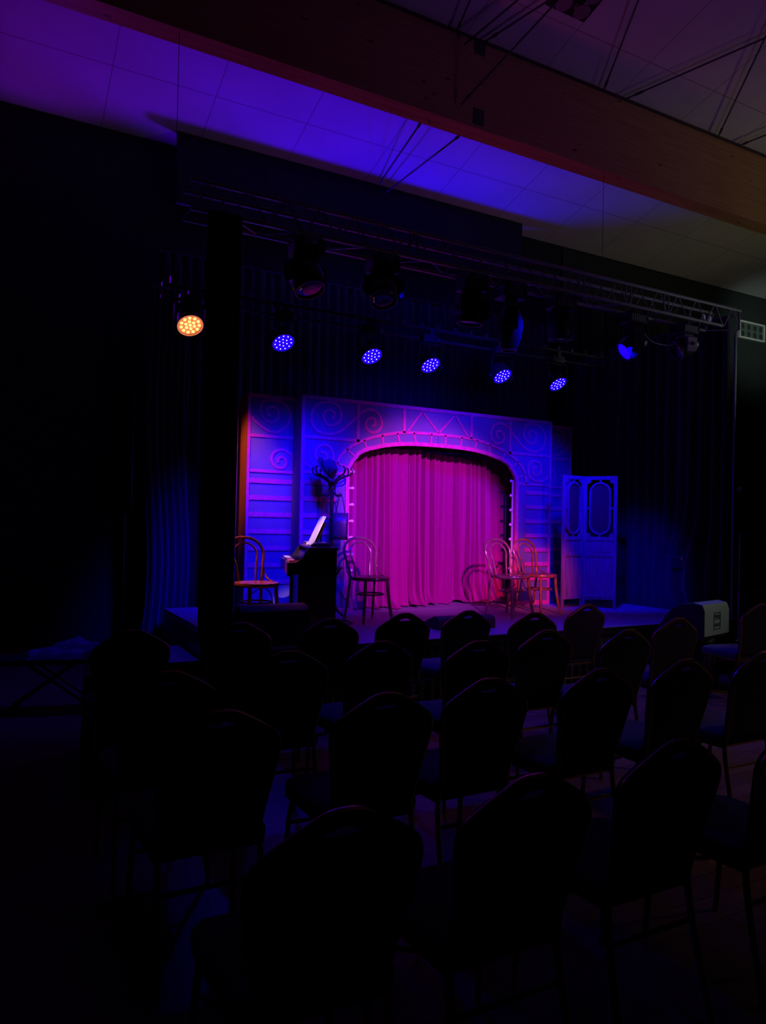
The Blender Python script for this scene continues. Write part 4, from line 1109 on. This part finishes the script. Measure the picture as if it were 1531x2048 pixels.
mk('frame', Mesh().plate([(-.46, -.20), (.46, -.20), (.46, .20), (-.46, .20)], [[(-.425, -.165), (.425, -.165), (.425, .165), (-.425, .165)]], -.05, 0), M['whiteplastic'], vt)
mk('board', Mesh().plate([(-.425, -.165), (.425, -.165), (.425, .165), (-.425, .165)], vh, -.03, -.02), M['ventback'], vt)
mk('backing', Mesh().bbox(-.425, .425, -.01, 0, -.165, .165), M['venthole'], vt)
t = thing('wall_sensor', 'small round white sensor on the wall above the door', 'sensor', (13.36, 9.66, 2.42))
mk('dome', Mesh().lathe([(.065, 0), (.065, .03), (.05, .06), (.02, .075)], (0, 0, 0), (0, -1, 0), 20), M['whiteplastic'], t)
mk('mount', Mesh().lathe([(.07, 0), (.07, .012)], (0, 0, 0), (0, -1, 0), 20), M['blackplastic'], t)
t = thing('wooden_bench', 'pale wooden bench against the wall at the right edge', 'bench', (13.9, 9.15, 0))
mk('seat', Mesh().bbox(-.75, 1.2, -.2, .2, .36, .42), M['bench'], t)
mk('front_rail', Mesh().bbox(-.72, 1.17, -.17, -.14, .26, .36), M['bench'], t)
for x in (-.68, 1.1):
    for y in (-.15, .15):
        mk('leg', Mesh().bbox(x - .03, x + .03, y - .03, y + .03, 0, .36), M['bench'], t)

# ------------------------------------------------------------------ banquet chairs
def banquet(label, loc, rz):
    """faces +Y; origin on the floor below the seat centre"""
    o = thing('banquet_chair', label, 'chair', loc, rz, 'banquet chairs in the audience')
    lean = lambda z: -.195 - (z - .45) * .22
    # outline of the back (half), x,z
    hb = [(.165, .47), (.178, .56), (.195, .66), (.209, .74), (.212, .79), (.199, .823), (.165, .850), (.110, .884), (.055, .914), (.025, .923), (0, .924)]
    hs = [(p[0], p[1]) for p in smooth_pts([(x, z, 0) for x, z in hb], 4)]
    outl = hs + [(-x, z) for x, z in hs[-2::-1]]
    hole = [(.048 * math.cos(a), .885 + .010 * math.sin(a) - .004 * math.cos(a) ** 2 * 1.5) for a in [2 * PI * k / 20 for k in range(20)]]
    def cush(off0, off1, sh, mname, nm):
        ou = [(x * sh, .47 + (z - .47) * (1 - (1 - sh) * .4)) for x, z in outl]
        g = Mesh().plate(ou, [hole], off0, off1)
        g.v = [(x, y + lean(z), z) for x, y, z in g.v]
        return mk(nm, g, M[mname], o, None, 35, .006)
    bc = cush(-.012, .010, .97, 'cushion_back', 'back_shell')
    # padded front
    hf = [(x * .93, .47 + (z - .47) * .93) for x, z in outl]
    g = Mesh().plate(hf, [], .010, .038); g.v = [(x, y + lean(z), z) for x, y, z in g.v]
    g2 = Mesh().plate([(x * .93, min(.47 + (z - .47) * .985, .872)) for x, z in outl], [], .010, .038); g2.v = [(x, y + lean(z), z) for x, y, z in g2.v]
    mk('back_cushion', g2, M['cushion'], o, None, 35, .010)
    pts = [(x, lean(z), z) for x, z in outl]
    mk('back_frame', Mesh().tube(pts, .0125, 8), M['brass'], o)
    # seat
    sv = [(-.20, -.19), (.20, -.19), (.225, .10), (.215, .19), (.18, .225), (-.18, .225), (-.215, .19), (-.225, .10)]
    n = len(sv)
    sm = Mesh().add([(x, y, .425) for x, y in sv] + [(x * 1.01, y * 1.01, .455) for x, y in sv] + [(x, y, .475) for x, y in sv] + [(x * .86, y * .86, .492) for x, y in sv],
                    [tuple(range(n))[::-1]] + [(r * n + i, r * n + (i + 1) % n, (r + 1) * n + (i + 1) % n, (r + 1) * n + i) for r in range(3) for i in range(n)] + [tuple(range(3 * n, 4 * n))])
    so = mk('seat', sm, M['cushion'], o, None, 50, .008)
    fr_ = Mesh().tube([(-.19, -.18, .415), (.19, -.18, .415), (.205, .19, .415), (-.205, .19, .415)], .011, 8, True)
    mk('seat_frame', fr_, M['brass'], o)
    for s in (-1, 1):
        mk('leg', Mesh().tube(smooth_pts([(s * .165, lean(.49), .49), (s * .178, -.19, .41), (s * .185, -.215, .25), (s * .195, -.27, 0.005)], 3), .012, 8), M['brass'], o)
        mk('leg', Mesh().tube(smooth_pts([(s * .195, .15, .41), (s * .20, .185, .30), (s * .205, .215, .005)], 3), .012, 8), M['brass'], o)
        mk('side_stay', Mesh().tube([(s * .20, .16, .31), (s * .188, -.05, .40)], .008, 6), M['brass'], o)
    mk('cross_rail', Mesh().tube([(-.183, -.20, .30), (.183, -.20, .30)], .009, 8), M['brass'], o)
    return o
ROWS = [
 ('nearest row', [((.705, 1.473), 0, 'leftmost'), ((1.242, 1.467), 0, 'in the middle'), ((1.857, 1.528), 0, 'right of the middle one'), ((2.47, 1.50), 0, 'mostly outside the right edge')]),
 ('second row', [((.69, 2.412), 0, 'leftmost'), ((1.324, 2.417), 0, 'second from left'), ((1.847, 2.478), 0, 'third from left'), ((2.462, 2.454), 0, 'fourth from left'), ((3.049, 2.47), 0, 'fifth from left'), ((3.66, 2.47), 0, 'cut by the right edge')]),
 ('third row', [((.66, 3.125), 0, 'leftmost'), ((1.303, 3.40), -3, 'second from left'), ((1.877, 3.50), 2, 'third from left'), ((2.40, 3.315), -2, 'fourth from left'), ((3.06, 3.51), 0, 'fifth from left'), ((3.585, 3.348), 0, 'sixth from left'), ((4.42, 3.66), -3, 'rightmost')]),
 ('front row', [((.711, 4.374), 0, 'leftmost'), ((1.371, 4.453), 2, 'second from left'), ((1.992, 4.442), 0, 'third from left'), ((2.62, 4.543), -2, 'fourth from left'), ((3.16, 4.523), 0, 'fifth from left'), ((3.579, 4.26), -3, 'sixth from left, turned a little'), ((4.418, 4.586), 0, 'seventh from left with its handle slot lit'), ((6.063, 4.12), -8, 'standing apart beside the lettered monitor speaker'), ((6.72, 4.25), -6, 'at the far right edge')]),
]
b0 = None
for rn, items in ROWS:
    for (px, py), rz, w in items:
        a = rad(rz)
        off = Matrix.Rotation(a, 2) @ Vector((0, .30))
        loc = (px + off.x, py + off.y, 0)
        lab = 'banquet chair with arched black back, %s, %s' % (rn, w)
        if b0 is None: b0 = banquet(lab, loc, a)
        else: dup(b0, loc, a, lab)
